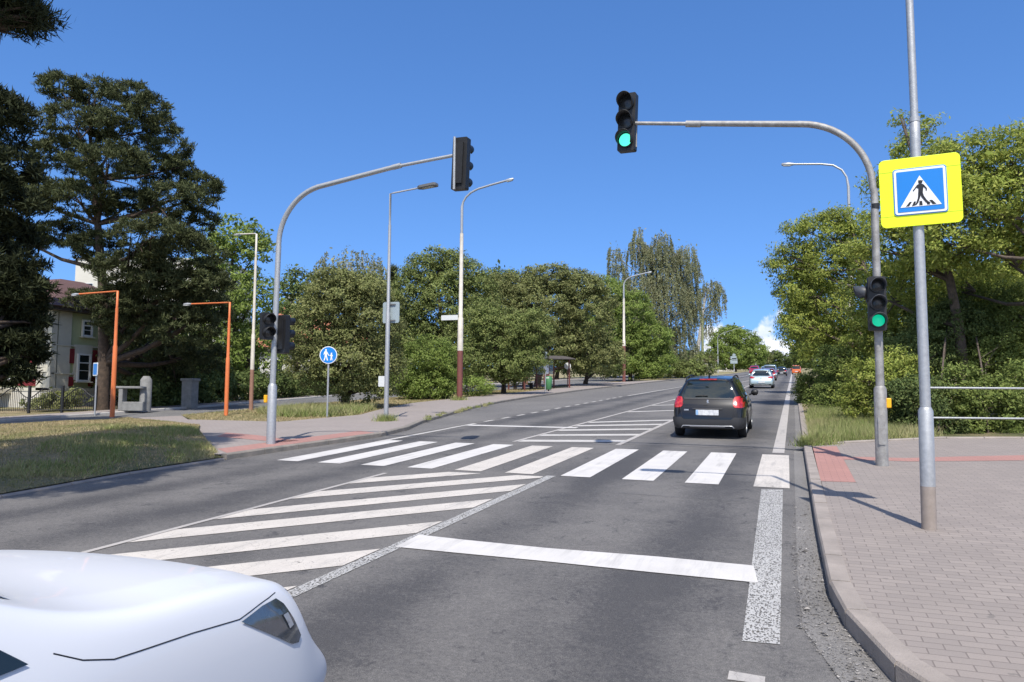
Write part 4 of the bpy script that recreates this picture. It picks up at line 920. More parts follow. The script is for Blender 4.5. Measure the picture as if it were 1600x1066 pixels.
    zb_, zt_ = zw[0]+.01, zw[1]+.01
    sidep = [(.55*k, zb_*hk), (1.35*k, (zb_-.02)*hk), (2.2*k, (zb_-.035)*hk), ((c0-.12)*k, (zb_-.04)*hk), ((c1-.05)*k, zt_*hk), (1.9*k, (zt_+.02)*hk), (1.1*k, zt_*hk), (.78*k, (zt_-.05)*hk)]
    for ax in ('+x', '-x'):
        for u0, u1 in ((.5*k, 1.22*k), (1.26*k, 2.08*k), (2.12*k, (c0)*k)):
            pl = []
            P0 = sidep
            def clip(poly, xv, keep):
                o_ = []
                for i in range(len(poly)):
                    a, b = poly[i], poly[(i+1) % len(poly)]; ia, ib = (a[0] >= xv) == keep, (b[0] >= xv) == keep
                    if ia: o_.append(a)
                    if ia != ib: t_ = (xv-a[0])/(b[0]-a[0]); o_.append((xv, a[1]+(b[1]-a[1])*t_))
                return o_
            pl = clip(clip(P0, u0, True), u1, False)
            if len(pl) > 2: patch(bvh, pl, ax, 'side_window', M['glass_car'], T, .006, .07)
    if kind != 'van':
        tl = {'estate': [(.60, .82), (.64, .775), (.78, .765), (.90, .80), (.93, .90), (.93, .99), (.90, 1.03), (.72, 1.045), (.63, 1.03), (.595, .95)],
              'cross': [(.48, .90), (.9, .86), (.93, .98), (.85, 1.04), (.5, .99)],
              'suv': [(.48, .90), (.9, .86), (.93, .98), (.85, 1.04), (.5, .99)], 'hatch': [(.46, .80), (.62, .775), (.90, .80), (.92, .90), (.84, .95), (.62, .90), (.45, .84)]}[kind]
    else: tl = [(.72, .8), (.9, .8), (.9, 1.2), (.74, 1.2)]
    for sg in (1, -1):
        pl = sc([(sg*u_, z_) for u_, z_ in tl]); o_ = patch(bvh, pl[::sg], '-y', 'tail_lamp', M['tail'], T, .012, .04)
        ps = [(.02*k, tl[0][1]*hk-.0), (.20*k, (tl[0][1]+.04)*hk), (.26*k, (tl[0][1]+.14)*hk), (.16*k, (tl[0][1]+.2)*hk), (.02*k, (tl[0][1]+.17)*hk)]
        patch(bvh, ps, '+x' if sg > 0 else '-x', 'tail_lamp_side', M['tail'], T, .010, .04)
    pz = {'estate': .655, 'suv': .62, 'cross': .62, 'van': .62, 'hatch': .50}[kind]*hk
    h = bvh.ray_cast(Vector((0, -3, pz)), Vector((0, 1, 0)))[0]; yp = h.y-.02
    pb = MB().prism(rbox(.54, .13, .012), 0, .012, M4=XZ(yp, 0, pz)).build('number_plate', M['plate'], T)
    MB().prism(rbox(.055, .115, .005), 0, .003, M4=XZ(yp-.012, -.24, pz)).build('plate_band', M['plate_blue'], pb)
    for sg in (1, -1):
        ym = (c0-(.38 if kind != 'cross' else .62))*k; zm = (zw[0]+.05)*hk
        MB().tube([(sg*(w_-.05), ym, zm-.05), (sg*(w_+.06), ym, zm)], .025, 8).tube([(sg*(w_+.02), ym+.03, zm), (sg*(w_+.05), ym+.02, zm+.01), (sg*(w_+.15), ym+.0, zm+.015), (sg*(w_+.19), ym-.0, zm+.01)], [.05, .085, .08, .03], 14).build('wing_mirror', M[paint_ if kind != 'estate' else 'black_plastic'], T)
    # front: lamps and grille
    for sg in (1, -1):
        fl = [(sg*.46, .66), (sg*.80, .70), (sg*.84, .80), (sg*.62, .76)] if kind != 'suv' else [(sg*.50, .70), (sg*.84, .74), (sg*.86, .80), (sg*.56, .775)]
        if hi != 2: patch(bvh, sc(fl), '+y', 'headlamp', M['headlamp'], T, .01, .05)
    patch(bvh, sc([(-.42, .34), (.42, .34), (.46, .46), (-.46, .46)]), '+y', 'grille', M['black_plastic'], T, .008, .06)
    return T, bvh, k, hk, w_

# the black estate car in front
T, bvh, k, hk, w_ = make_car('estate_car', 'black estate car with roof rails driving away just past the zebra crossing', 'car', -1.98, 19.0, 0, 4.16, 1.76, 1.50, 'car_black', 'estate', hi=True, wr=.315)
patch(bvh, [(-.86, .27), (.86, .27), (.90, .40), (.90, .515), (.62, .53), (.55, .475), (-.55, .475), (-.62, .53), (-.90, .515), (-.90, .40)], '-y', 'rear_bumper', M['plastic_grey'], T, .03, .05)
line_on(bvh, [(-.62, .27), (-.58, .32), (.58, .32), (.62, .27)], '-y', .012, 'bumper_trim', M['trim'], T, .035)
patch(bvh, [(-.42, .10+.20), (.42, .30), (.40, .335), (-.40, .335)], '-y', 'diffuser', M['trim'], T, .035, .08)
line_on(bvh, [(-.60, .53), (-.66, .78), (-.70, .98)], '-y', .006, 'tailgate_gap', M['iron'], T)
line_on(bvh, [(.60, .53), (.66, .78), (.70, .98)], '-y', .006, 'tailgate_gap', M['iron'], T)
patch(bvh, [(-.58, .985), (.58, .985), (.57, .96), (-.57, .96)], '-y', 'tailgate_crease', M['plastic_grey'], T, .008, .06)
patch(bvh, [(-.36, .735), (.36, .735), (.34, .715), (-.34, .715)], '-y', 'plate_handle', M['plastic_grey'], T, .03, .06)
line_on(bvh, [(0.0, 1.035), (-.12, 1.045), (-.30, 1.03)], '-y', .012, 'wiper', M['black_plastic'], T, .03)
h = bvh.ray_cast(Vector((0, -3, .895)), Vector((0, 1, 0)))[0]
MB().prism([(-.035, -.05), (-.012, -.018), (-.012, -.048), (.006, -.046), (.008, -.012), (.035, -.045), (.042, -.03), (.02, .0), (.03, .03), (.022, .048), (-.002, .052), (-.02, .04), (-.008, .028), (-.03, .012), (-.022, .002), (-.006, .008), (-.016, -.015)], 0, .008, M4=XZ(h.y-.012, .0, .895)).build('badge', M['trim'], T)
h = bvh.ray_cast(Vector((-.50, -3, .70)), Vector((0, 1, 0)))[0]
MB().prism(rbox(.11, .035, .006), 0, .006, M4=XZ(h.y-.012, -.50, .70)).build('model_badge', M['trim'], T)
h = bvh.ray_cast(Vector((0, -3, 1.445)), Vector((0, 1, 0)))[0]
MB().prism(rbox(.42, .032, .012), 0, .03, M4=XZ(h.y+.0, 0, 1.44)).build('brake_lamp', M['tail'], T)
zr = bvh.ray_cast(Vector((0, .6, 4)), Vector((0, 0, -1)))[0].z
MB().tube([(0, .55, zr-.02), (0, .53, zr+.05)], .022, 8).tube([(0, .53, zr+.04), (0, .42, zr+.36)], .006, 6).build('antenna', M['black_plastic'], T)
for sg in (1, -1):
    pts = []
    for q_ in np.linspace(.45, 2.6, 14):
        hh = bvh.ray_cast(Vector((sg*.565, q_, 4)), Vector((0, 0, -1)))[0]; pts.append((sg*.565, q_, hh.z+(.055 if .5 < q_ < 2.5 else .0)))
    MB().tube(pts, .019, 8).build('roof_rail', M['black_plastic'], T)
    for pl in ([(.02, .26), (.40, .24), (.44, .42), (.3, .52), (.02, .50)], [(1.14, .22), (2.94, .2), (2.94, .30), (1.14, .31)]): patch(bvh, pl, '+x' if sg > 0 else '-x', 'sill_trim', M['plastic_grey'], T, .012, .07)
    for yy in (1.24, 2.1, 3.05): line_on(bvh, [(yy, .32), (yy, .94)], '+x' if sg > 0 else '-x', .005, 'door_gap', M['iron'], T)
    for yy in (1.42, 2.28): MB().box((sg*(w_+.008), yy, .86), (.03, .18, .03)).build('door_handle', M['car_black'], T, bevel=.008)

# the silver hatchback further on
T2, bvh, k, hk, w_ = make_car('hatchback', 'pale silver hatchback with dark red tail lamps ahead of the black estate car', 'car', -2.35, 61.5, 0, 4.4, 1.84, 1.50, 'car_silver', 'hatch', hi=True, wr=.33)
patch(bvh, [(-.7, .27), (.7, .27), (.72, .34), (-.72, .34)], '-y', 'rear_valance', M['black_plastic'], T2, .02, .06)
line_on(bvh, [(-.55, .29), (.55, .29)], '-y', .012, 'valance_trim', M['trim'], T2, .03)
MB().box((0, -.0, .80), (.16, .05, .035)).build('badge', M['trim'], T2)
make_car('saloon_car', 'dark maroon car just ahead of the silver hatchback', 'car', -2.75, 93, 0, 4.4, 1.78, 1.46, 'car_maroon', 'hatch')
make_car('large_car', 'tall grey car with a pale roof in front of the maroon one', 'car', -3.1, 112, 0, 4.6, 1.9, 1.85, 'car_grey', 'van')
make_car('small_car', 'black car far up the right lane, behind the orange one', 'car', -1.9, 136, 0, 4.2, 1.78, 1.5, 'car_black', 'hatch')
make_car('red_car', 'red off-road car coming down the opposite lane', 'car', -6.9, 152, R(180), 4.3, 1.9, 1.75, 'car_red', 'suv')
make_car('pale_car', 'pale blue car coming down the opposite lane behind the red one', 'car', -5.6, 168, R(180), 4.3, 1.8, 1.6, 'car_blue', 'hatch')
make_car('orange_van', 'orange van at the far end of the road by the right trees', 'van', .55, 158, 0, 4.3, 1.8, 1.8, 'car_orange', 'van')
p = g(1127, 579); make_car('parked_car', 'white car parked under the far trees left of the road', 'car', p[0]-2, p[1]+10, R(90), 4.2, 1.75, 1.5, 'car_white', 'hatch', group='parked cars')

# the white car cut off at the lower left
T3, bvh, k, hk, w_ = make_car('white_car', 'glossy white car with a dark swept headlamp, cut off at the bottom left', 'car', -2.68, -1.45, R(1.5), 4.40, 1.84, 1.56, 'car_white', 'cross', hi=2, wr=.34)
WCAR = (T3, bvh, k, hk, w_)
for sg in (1, -1):
    ax = '+x' if sg > 0 else '-x'
    patch(bvh, [(3.76, .853), (3.90, .868), (4.0, .866), (4.04, .835), (4.085, .765), (4.125, .685), (4.10, .665), (4.055, .675), (3.912, .762)], ax, 'headlamp', M['headlamp'], T3, .005, .025)
    patch(bvh, [(4.01, .80), (4.045, .80), (4.07, .745), (4.04, .74)], ax, 'lamp_reflector', M['trim'], T3, .009, .02)
    line_on(bvh, [(3.02, 1.0), (3.10, .955), (3.20, .922), (3.30, .912), (3.52, .892), (3.76, .862), (3.90, .876), (4.02, .882)], ax, .0022, 'bonnet_gap', M['iron'], T3, .0)
line_on(bvh, [(-.80, 4.14), (-.6, 4.26), (-.35, 4.32), (0, 4.36), (.35, 4.32), (.6, 4.26), (.80, 4.14)], '+z', .003, 'bonnet_gap', M['iron'], T3, 0)
# ------------------------------------------------------------ buildings
def window(parent, c, w_, h_, axis, wall_off=.0):
    """axis 'x': in a wall facing +X ; 'y': in a wall facing -Y"""
    def B(mb, du, dz, su, sz, dp, out_):
        if axis == 'y': mb.box((c[0]+du, c[1]-out_, c[2]+dz), (su, dp, sz))
        else: mb.box((c[0]+out_, c[1]+du, c[2]+dz), (dp, su, sz))
        return mb
    f = MB()
    for du in (-w_/2, w_/2): B(f, du, 0, .08, h_+.08, .12, .03)
    B(f, 0, h_/2, w_-.08, .08, .12, .03); B(f, 0, -h_/2, w_-.08, .08, .12, .03); B(f, 0, h_*.18, w_-.08, .06, .1, .03); B(f, 0, -h_*.12, w_-.08, .03, .08, .025)
    fo = f.build('window', M['frame_white'], parent)
    B(MB(), 0, 0, w_-.06, h_-.06, .03, .005).build('pane', M['pane'], fo); B(MB(), 0, -h_/2-.07, w_+.25, .06, .2, .08).build('sill', M['wall_cream'], fo)
Q = at(78, 640, 36); zq = 0.
T = thing('villa', 'pale green villa with dark red panels and a tiled roof behind the iron fence', 'house', (Q[0], Q[1], zq))
MB().box((-7, 3.25, .9), (14.3, 6.8, 1.8)).build('plinth', M['wall_plinth'], T)
MB().box((-7, 3.25, 3.9), (14, 6.5, 4.2)).build('wall', M['wall_green'], T)
c = MB(); c.box((-.35, -.03, 3.9), (.9, .3, 4.2)); c.box((.0, .55, 3.9), (.12, .7, 4.2)); c.build('corner_pilaster', M['wall_cream'], T)
for y in (3.55,): MB().box((.03, y, 3.9), (.14, .55, 4.2)).build('corner_pilaster', M['wall_cream'], T)
MB().box((-7, -.03, 1.85), (14.4, .3, .16)).build('cornice', M['wall_cream'], T); MB().box((.03, 3.25, 1.85), (.3, 6.4, .16)).build('cornice', M['wall_cream'], T)
MB().box((.03, 3.25, 2.62), (.16, 6.4, .07)).build('string_course', M['wall_cream'], T); MB().box((-7, -.03, 2.62), (14.2, .16, .07)).build('string_course', M['wall_cream'], T)
MB().box((.03, 3.25, 4.0), (.16, 6.4, .06)).build('string_course', M['wall_cream'], T); MB().box((-7, -.03, 4.0), (14.2, .16, .06)).build('string_course', M['wall_cream'], T)
for (cx, cy, cz, sx, sy, sz) in ((.05, 2.62, 3.5, .08, 1.25, .72), (.05, .98, 3.5, .08, .25, .72), (.05, 2.62, 2.25, .08, 1.25, .46), (.05, .98, 2.25, .08, .25, .46), (-1.55, -.05, 3.5, 1.3, .08, .72), (-1.55, -.05, 2.25, 1.3, .08, .46), (-3.9, -.05, 3.5, 1.3, .08, .72), (-3.9, -.05, 2.25, 1.3, .08, .46)):
    MB().box((cx, cy, cz), (sx, sy, sz)).build('red_panel', M['red_panel'], T)
MB().box((.05, 1.6, 3.2), (.10, .98, 1.75)).build('window_surround', M['wall_cream'], T)
window(T, (.14, 1.58, 2.95), .66, 1.3, 'x'); window(T, (.05, 1.75, 4.92), .5, .75, 'x'); window(T, (.05, 5.2, 3.0), .8, 1.3, 'x')
window(T, (-2.75, -.04, 3.0), .9, 1.3, 'y'); window(T, (-2.75, -.04, 5.05), .8, .9, 'y'); window(T, (-5.5, -.04, 3.0), .9, 1.3, 'y')
r_ = MB(); r_.add([(-15, -.9, 5.8), (.9, -.9, 5.8), (.9, 7.4, 5.8), (-15, 7.4, 5.8), (-3.0, 2.6, 7.7), (-11, 2.6, 7.7), (-11, 4.0, 7.7), (-3.0, 4.0, 7.7)], [(0, 1, 4, 5), (1, 2, 7, 4), (2, 3, 6, 7), (3, 0, 5, 6), (4, 7, 6, 5), (3, 2, 1, 0)])
ro = r_.build('roof', M['roof'], T); MB().box((-7, 3.25, 5.72), (15.4, 7.9, .18)).build('eaves', M['wood_dark'], ro)
MB().box((-6.4, 2.9, 8.0), (.6, .6, 1.6)).build('chimney', M['wall_plinth'], ro)
MB().box((-4.2, -1.1, 1.75), (3.4, 2.0, .2)).box((-4.2, -2.05, 2.3), (3.4, .12, .12)).box((-5.6, -2.05, 2.0), (.14, .12, .6)).box((-2.8, -2.05, 2.0), (.14, .12, .6)).box((-4.2, -2.05, 2.05), (.14, .12, .5)).build('balcony', M['wall_cream'], T)

p = at(210, 620, 100); rt = _r0
T = thing('panel_building', 'tall pale panel block showing above and between the pine branches', 'building', (p[0], p[1], .8), rz=YAW+.0)
MB().box((.2, 8, 8.5), (20, 12, 21)).build('wall', M['concrete_panel'], T)
for zz in (3, 6, 9, 12, 15):
    for xx in range(-8, 9, 3): fo = MB().box((xx, 1.97, zz), (1.5, .08, 1.4)).build('window', M['frame_white'], T); MB().box((xx, 1.92, zz), (1.35, .04, 1.25)).build('pane', M['pane'], fo)
MB().box((.2, 8, 19.1), (20.3, 12.3, .25)).build('parapet', M['wall_white'], T)
p = at(500, 600, 66)
T = thing('white_house', 'white rendered house with an orange tiled gable roof behind the round left trees', 'house', (p[0], p[1], gz(p[0], p[1], 0)), rz=YAW)
MB().box((0, 5, 1.6), (11, 9, 4.4)).build('wall', M['wall_white'], T)
r_ = MB(); r_.add([(-6, -.2, 3.6), (6, -.2, 3.6), (6, 10.2, 3.6), (-6, 10.2, 3.6), (-3.6, 2, 7.9), (-3.6, 8, 7.9)], [(0, 1, 4), (1, 2, 5, 4), (2, 3, 5), (3, 0, 4, 5), (3, 2, 1, 0)])
ro = r_.build('roof', M['roof_orange'], T); MB().box((-3.4, 1.7, 7.9), (.6, .5, 1.1)).build('chimney', M['concrete'], ro)
for xx in (-4, -.5, 3): fo = MB().box((xx, .44, 1.9), (1.2, .1, 1.3)).build('window', M['frame_white'], T); MB().box((xx, .38, 1.9), (1.05, .04, 1.15)).build('pane', M['pane'], fo)
p = at(1122, 574, 232)
T = thing('distant_house', 'low pale house glimpsed under the trees beyond the far lamp post', 'house', (p[0], p[1]+8, gz(p[0], p[1])), rz=.2)
MB().box((0, 4, 1.6), (9, 7, 3.2)).build('wall', M['wall_plinth'], T)
MB().add([(-5, .2, 3.2), (5, .2, 3.2), (5, 7.8, 3.2), (-5, 7.8, 3.2), (-5, 4, 5.4), (5, 4, 5.4)], [(0, 1, 5, 4), (3, 4, 5, 2), (0, 4, 3), (1, 2, 5), (3, 2, 1, 0)]).build('roof', M['roof'], T)
for xx in (-3.2, -1, 1.2, 3.4): fo = MB().box((xx, .46, 1.7), (1.2, .1, 1.4)).build('window', M['frame_white'], T); MB().box((xx, .40, 1.7), (1.0, .04, 1.2)).build('pane', M['pane'], fo)

# wrought iron fence in front of the villa
a, b_ = at(-60, 651, 31.5), at(148, 640, 31.5); a[2] = gz(a[0], a[1], 0); b_[2] = gz(b_[0], b_[1], 0)
T = thing('iron_fence', 'black wrought iron fence with a waved top rail in front of the villa', 'fence', tuple(a), rz=math.atan2(b_[1]-a[1], b_[0]-a[0]))
L = float(np.hypot(b_[0]-a[0], b_[1]-a[1])); dz = float(b_[2]-a[2]); npn = 4; pw = L/npn
for i in range(npn):
    mb = MB(); top = []
    for k in range(19):
        u_ = k/18; x = pw*(i+u_); zt = .80+.20*math.sin(u_*math.pi*2-math.pi/2)*1.0+dz*x/L; top.append((x, 0, zt)); mb.tube([(x, 0, .04+dz*x/L), (x, 0, zt)], .011, 4)
    mb.tube(top, .022, 6).tube([(pw*i, 0, .10+dz*i/npn), (pw*(i+1), 0, .10+dz*(i+1)/npn)], .02, 6); mb.build('fence_panel', M['iron'], T)
for i in range(npn+1): MB().box((pw*i, .03, .5+dz*i/npn), (.09, .09, 1.2)).build('post', M['iron'], T)
# signs far down the left verge
p = g(1147, 582); D_ = float((p-CAMP).dot(_fw)); mpp = D_/FPX
T = thing('direction_sign', 'cluster of pale direction boards on one post on the far left verge', 'road sign', tuple(p))
MB().tube([(0, 0, -.2), (0, 0, 2.0*15*mpp)], .10, 8).build('post', M['galv'], T)
for (dx, z0_, w_, h_) in ((-.5, 27, 10, 7), (1.0, 24, 9, 5), (0, 19.5, 12, 8), (.3, 32, 5, 4)):
    MB().box((dx*mpp, -.15, z0_*mpp*.85), (w_*mpp*.9, .06, h_*mpp*.7)).build('board', M['sign_back'], T)
p = at(1098, 566, 120); z0_ = gz(p[0], p[1])
T = thing('name_plate', 'far yellowish concrete post with a white street name plate beside the birch', 'road sign', (p[0], p[1], z0_))
MB().tube([(0, 0, -.2), (0, 0, 9.2)], [.26, .18], 10).build('post', mat('mossy_post', (.22, .24, .12), .9), T); MB().box((.75, -.1, at(1104, 543, 120)[2]-z0_), (1.15, .05, .35)).build('plate', M['white_paint'], T)
p = at(1181, 575, 250); T = thing('white_pillar', 'tall pale column standing at the far end of the road left of the red car', 'pillar', (p[0], p[1], gz(p[0], p[1]))); MB().box((0, 0, 3.2), (.7, .7, 6.4)).build('shaft', M['white_paint'], T)
# ------------------------------------------------------------ trees and bushes
def quad_leaves(C_, U, Vv, L, W_):
    n = len(C_); V = np.empty((n, 4, 3)); V[:, 0] = C_-U*L[:, None]*.5; V[:, 2] = C_+U*L[:, None]*.5
    V[:, 1] = C_+Vv*W_[:, None]*.5-U*L[:, None]*.05; V[:, 3] = C_-Vv*W_[:, None]*.5-U*L[:, None]*.05; return V.reshape(-1, 3)
def unit(a): return a/np.maximum(np.linalg.norm(a, axis=-1, keepdims=True), 1e-9)
def blob(px, py, rx, ry, D, rd=None):
    c = at(px, py, D); m_ = D/FPX; return (c, np.array([rx*m_, (rd or (rx+ry)/2)*m_, ry*m_]))
ROT2 = np.array([_r0[:2], [-_r0[1], _r0[0]]])   # lateral / depth axes on the ground
def clumps_for(blobs, cr, dens, under=.55):
    out_, nr_ = [], []
    for c, r_ in blobs:
        area = 4*math.pi*((r_[0]*r_[1])**1.6/3+(r_[0]*r_[2])**1.6/3+(r_[1]*r_[2])**1.6/3)**(1/1.6)
        n = int(dens*area/(cr*cr)); d = unit(RNG.normal(0, 1, (n, 3)))
        keep = (d[:, 2] > -.35) | (RNG.random(n) < under); d = d[keep]
        ph = RNG.uniform(0, 6.28, 6)
        lump = 1+.10*np.sin(d[:, 0]*5+ph[0])*np.sin(d[:, 2]*5+ph[1])+.08*np.sin(d[:, 1]*7+ph[2])*np.sin(d[:, 2]*6+ph[3])
        rad = RNG.uniform(.72, 1.05, len(d))*lump
        loc = d*r_*rad[:, None]; w3 = np.empty_like(loc); w3[:, 2] = loc[:, 2]; w3[:, :2] = loc[:, :1]*ROT2[0]+loc[:, 1:2]*ROT2[1]
        nn = np.empty_like(d); nn[:, 2] = d[:, 2]; nn[:, :2] = d[:, :1]*ROT2[0]+d[:, 1:2]*ROT2[1]
        out_.append(c+w3); nr_.append(nn)
    return np.concatenate(out_), np.concatenate(nr_)
def crown_mesh(blobs, style, cr, dens, per, L, W_, zmin):
    Cc, Nn = clumps_for(blobs, cr, dens, .8 if style == 'bush' else .5)
    k = len(Cc); out_ = []
    if style in ('leaf', 'bush'):
        sz = RNG.uniform(.6, 1.35, k)
        Ci = np.repeat(Cc, per, 0); Ni = np.repeat(Nn, per, 0); s_ = np.repeat(sz, per)
        off = unit(RNG.normal(0, 1, Ci.shape))*(RNG.random(len(Ci))**.5)[:, None]*cr*s_[:, None]*np.array([1, 1, .62]); P_ = Ci+off
        nrm = unit(Ni*.5+unit(off)*.4+np.array([0, 0, .45])+RNG.normal(0, .55, P_.shape))
        U = unit(np.cross(nrm, RNG.normal(0, 1, P_.shape))+np.array([0, 0, -.25])); Vv = np.cross(nrm, U)
        l = L*RNG.uniform(.6, 1.3, len(P_)); out_.append(quad_leaves(P_, U, Vv, l, l*W_/L))
        # coarse inner foliage
        Ci, Ni = clumps_for([(c, r_*.72) for c, r_ in blobs], cr, dens*.5, .6); Ci = np.repeat(Ci, 6, 0)+RNG.normal(0, cr*.6, (len(Ci)*6, 3))
        n_ = unit(RNG.normal(0, 1, Ci.shape)); U = unit(np.cross(n_, RNG.normal(0, 1, Ci.shape))); l = L*1.65*RNG.uniform(.7, 1.3, len(Ci)); out_.append(quad_leaves(Ci, U, np.cross(n_, U), l, l*.6))
    elif style == 'weep':
        ln = RNG.uniform(.8, 2.6, k)*cr*1.6
        Ci = np.repeat(Cc, per, 0); t_ = RNG.random(len(Ci)); out_d = np.repeat(Nn, per, 0)*np.array([1, 1, 0])
        P_ = Ci+np.c_[RNG.normal(0, cr*.10, (len(Ci), 2)), np.zeros(len(Ci))]+out_d*(t_**.5)[:, None]*cr*.5; P_[:, 2] -= t_*np.repeat(ln, per)
        nrm = unit(RNG.normal(0, 1, P_.shape)*np.array([1, 1, .5])+out_d*.5); U = unit(np.cross(nrm, RNG.normal(0, .4, P_.shape)+np.array([1, 0, 0]))+np.array([0, 0, -.6])); l = L*RNG.uniform(.6, 1.3, len(P_))
        out_.append(quad_leaves(P_, U, np.cross(nrm, U), l, l*W_/L))
        Ci, Ni = clumps_for([(c, r_*.6) for c, r_ in blobs], cr, dens*.35, .6); Ci = np.repeat(Ci, 5, 0)+RNG.normal(0, cr*.6, (len(Ci)*5, 3))
        n_ = unit(RNG.normal(0, 1, Ci.shape)); U = unit(np.cross(n_, RNG.normal(0, 1, Ci.shape))); l = L*1.6*RNG.uniform(.7, 1.3, len(Ci)); out_.append(quad_leaves(Ci, U, np.cross(n_, U), l, l*.5))
    elif style == 'pine':
        Ci = np.repeat(Cc, per, 0); sz = np.repeat(RNG.uniform(.55, 1.25, k), per)
        d = unit(RNG.normal(0, 1, Ci.shape)+np.array([0, 0, .55])); l = L*RNG.uniform(.7, 1.2, len(Ci))*sz
        Ci = Ci+RNG.normal(0, 1, Ci.shape)*np.array([.5, .5, .2])*cr*.55*sz[:, None]
        P_ = Ci+d*l[:, None]*.5; Vv = unit(np.cross(d, RNG.normal(0, 1, d.shape))); out_.append(quad_leaves(P_, d, Vv, l, l*W_/L))
    V = np.concatenate(out_); q_ = V.reshape(-1, 4, 3); lo = q_[:, :, 2].min(1) > (S*q_[:, 0, 1]+zmin); return q_[lo].reshape(-1, 3), Cc
NLEAF = [0]
def tree(name, label, base, blobs, m_, style='leaf', cr=.5, dens=.55, per=40, L=.14, W_=.06, trunk=.2, bark='bark', group=None, cat='tree', zmin=.1, lean=None, forks=None, twigs=5):
    bx, by = base; bz = gz(bx, by, 0)
    t = thing(name, label, cat, (bx, by, bz), group=group)
    V, Cc = crown_mesh(blobs, style, cr, dens, per, L, W_, zmin); NLEAF[0] += len(V)//4
    o_ = link('foliage' if cat in ('bush', 'hedge') else 'crown', tri_mesh('crown', V-np.array([bx, by, bz]), None, 4), M[m_], t)
    mb = MB(); B0 = Vector((0, 0, -.2)); cs = [Vector(c)-Vector((bx, by, bz)) for c, _ in blobs]
    if trunk:
        top = max(cs, key=lambda v: v.z); n = 7; ax = []
        for k in range(n+1):
            u_ = k/n; w_ = lean or 0.; ax.append(Vector((top.x*u_**1.6, top.y*u_**1.6, top.z*u_))+Vector((math.sin(u_*5)*trunk*.6, math.cos(u_*4)*trunk*.5-trunk*.5, 0)))
        mb.tube([B0]+ax[1:] if False else [B0+Vector((0, 0, 0)), Vector((0, 0, .3))]+ax[1:], [trunk*1.35, trunk*1.05]+[max(.025, trunk*(1-.85*k/n)) for k in range(1, n+1)], 9)
        for (c, r_), v in zip(blobs, cs):
            j = max(1, min(n-1, int(n*max(.12, (v.z-r_[2]*.9)/max(top.z, .1))))); a = ax[j]; m2 = (a+v)*.5+Vector((0, 0, -.05*(v-a).length)); r0 = trunk*(1-.8*j/n)*.6
            mb.tube([a, m2, v], [r0, r0*.7, max(.015, r0*.35)], 6)
            near = [Vector(q_)-Vector((bx, by, bz)) for q_ in Cc if (abs(q_-np.array(c)) < r_.max()*1.1).all()]
            for q_ in random.sample(near, min(twigs, len(near))): s2 = v.lerp(a, .25); mb.tube([s2, (s2+q_)*.5+Vector((0, 0, .04*(q_-s2).length)), q_], [max(.012, r0*.4), max(.009, r0*.25), .006], 5)
        mb.build('trunk', M[bark], t)
    return t
def XY(px, py): q_ = g(px, py); return (float(q_[0]), float(q_[1]))
def XD(px, D): q_ = at(px, 600, D); return (float(q_[0]), float(q_[1]))
LG, RG = 'broadleaved trees on the left', 'trees along the right verge'
B = lambda D, *l: [blob(*q_[:4], D+(q_[4] if len(q_) > 4 else 0)) for q_ in l]
# --- the great pine and its dark neighbours
def pine_blobs(D, pads):
    return [(blob(px, py, rx, ry, D+dd)[0], np.array([rx, (rx+ry)*.55, ry])*D/FPX) for px, py, rx, ry, dd in pads]
tree('pine_tree', 'great dark pine with a forked trunk, right of the villa', XY(158, 643), pine_blobs(33, [
    (95, 140, 34, 26, 0), (150, 150, 40, 24, 1), (205, 148, 34, 20, 0), (235, 165, 26, 22, -1), (120, 195, 60, 28, -1), (190, 200, 60, 30, 0), (250, 200, 30, 18, 1), (265, 235, 36, 16, 0), (100, 245, 60, 26, 1), (170, 255, 60, 28, -2), (235, 262, 48, 22, 1),
    (280, 262, 30, 14, 0), (315, 290, 32, 16, 0), (270, 310, 55, 24, -1), (330, 300, 20, 12, 1), (200, 320, 50, 26, 2), (120, 310, 70, 28, -1), (40, 300, 50, 26, 0), (300, 345, 42, 22, 1), (240, 370, 60, 28, -3), (100, 365, 55, 20, 1), (35, 375, 45, 14, 0), (150, 385, 45, 24, 0),
    (280, 400, 60, 30, -2), (210, 425, 60, 30, -2), (310, 440, 42, 30, -2), (250, 480, 60, 34, -1.5), (200, 500, 45, 34, -1), (125, 470, 26, 16, -1), (290, 510, 50, 36, -1.5), (250, 440, 60, 26, -2), (180, 470, 40, 20, -2), (330, 490, 30, 36, 0), (250, 590, 60, 30, 3), (300, 560, 50, 30, 2), (230, 550, 50, 34, 2)]),
    'l_pine', 'pine', .32, .85, 70, .20, .040, .28, 'bark_pine', cat='pine tree', twigs=4)
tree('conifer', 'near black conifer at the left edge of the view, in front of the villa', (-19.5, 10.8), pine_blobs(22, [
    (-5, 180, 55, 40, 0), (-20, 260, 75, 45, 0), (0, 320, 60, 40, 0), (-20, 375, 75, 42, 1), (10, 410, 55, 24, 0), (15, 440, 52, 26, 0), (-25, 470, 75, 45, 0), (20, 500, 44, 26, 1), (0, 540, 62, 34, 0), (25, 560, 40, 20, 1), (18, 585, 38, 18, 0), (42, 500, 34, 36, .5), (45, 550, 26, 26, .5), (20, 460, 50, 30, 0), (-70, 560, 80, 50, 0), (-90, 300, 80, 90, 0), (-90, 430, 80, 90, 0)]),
    'l_pine_dark', 'pine', .30, 1.25, 50, .24, .04, .3, 'bark_pine', cat='conifer', twigs=3)
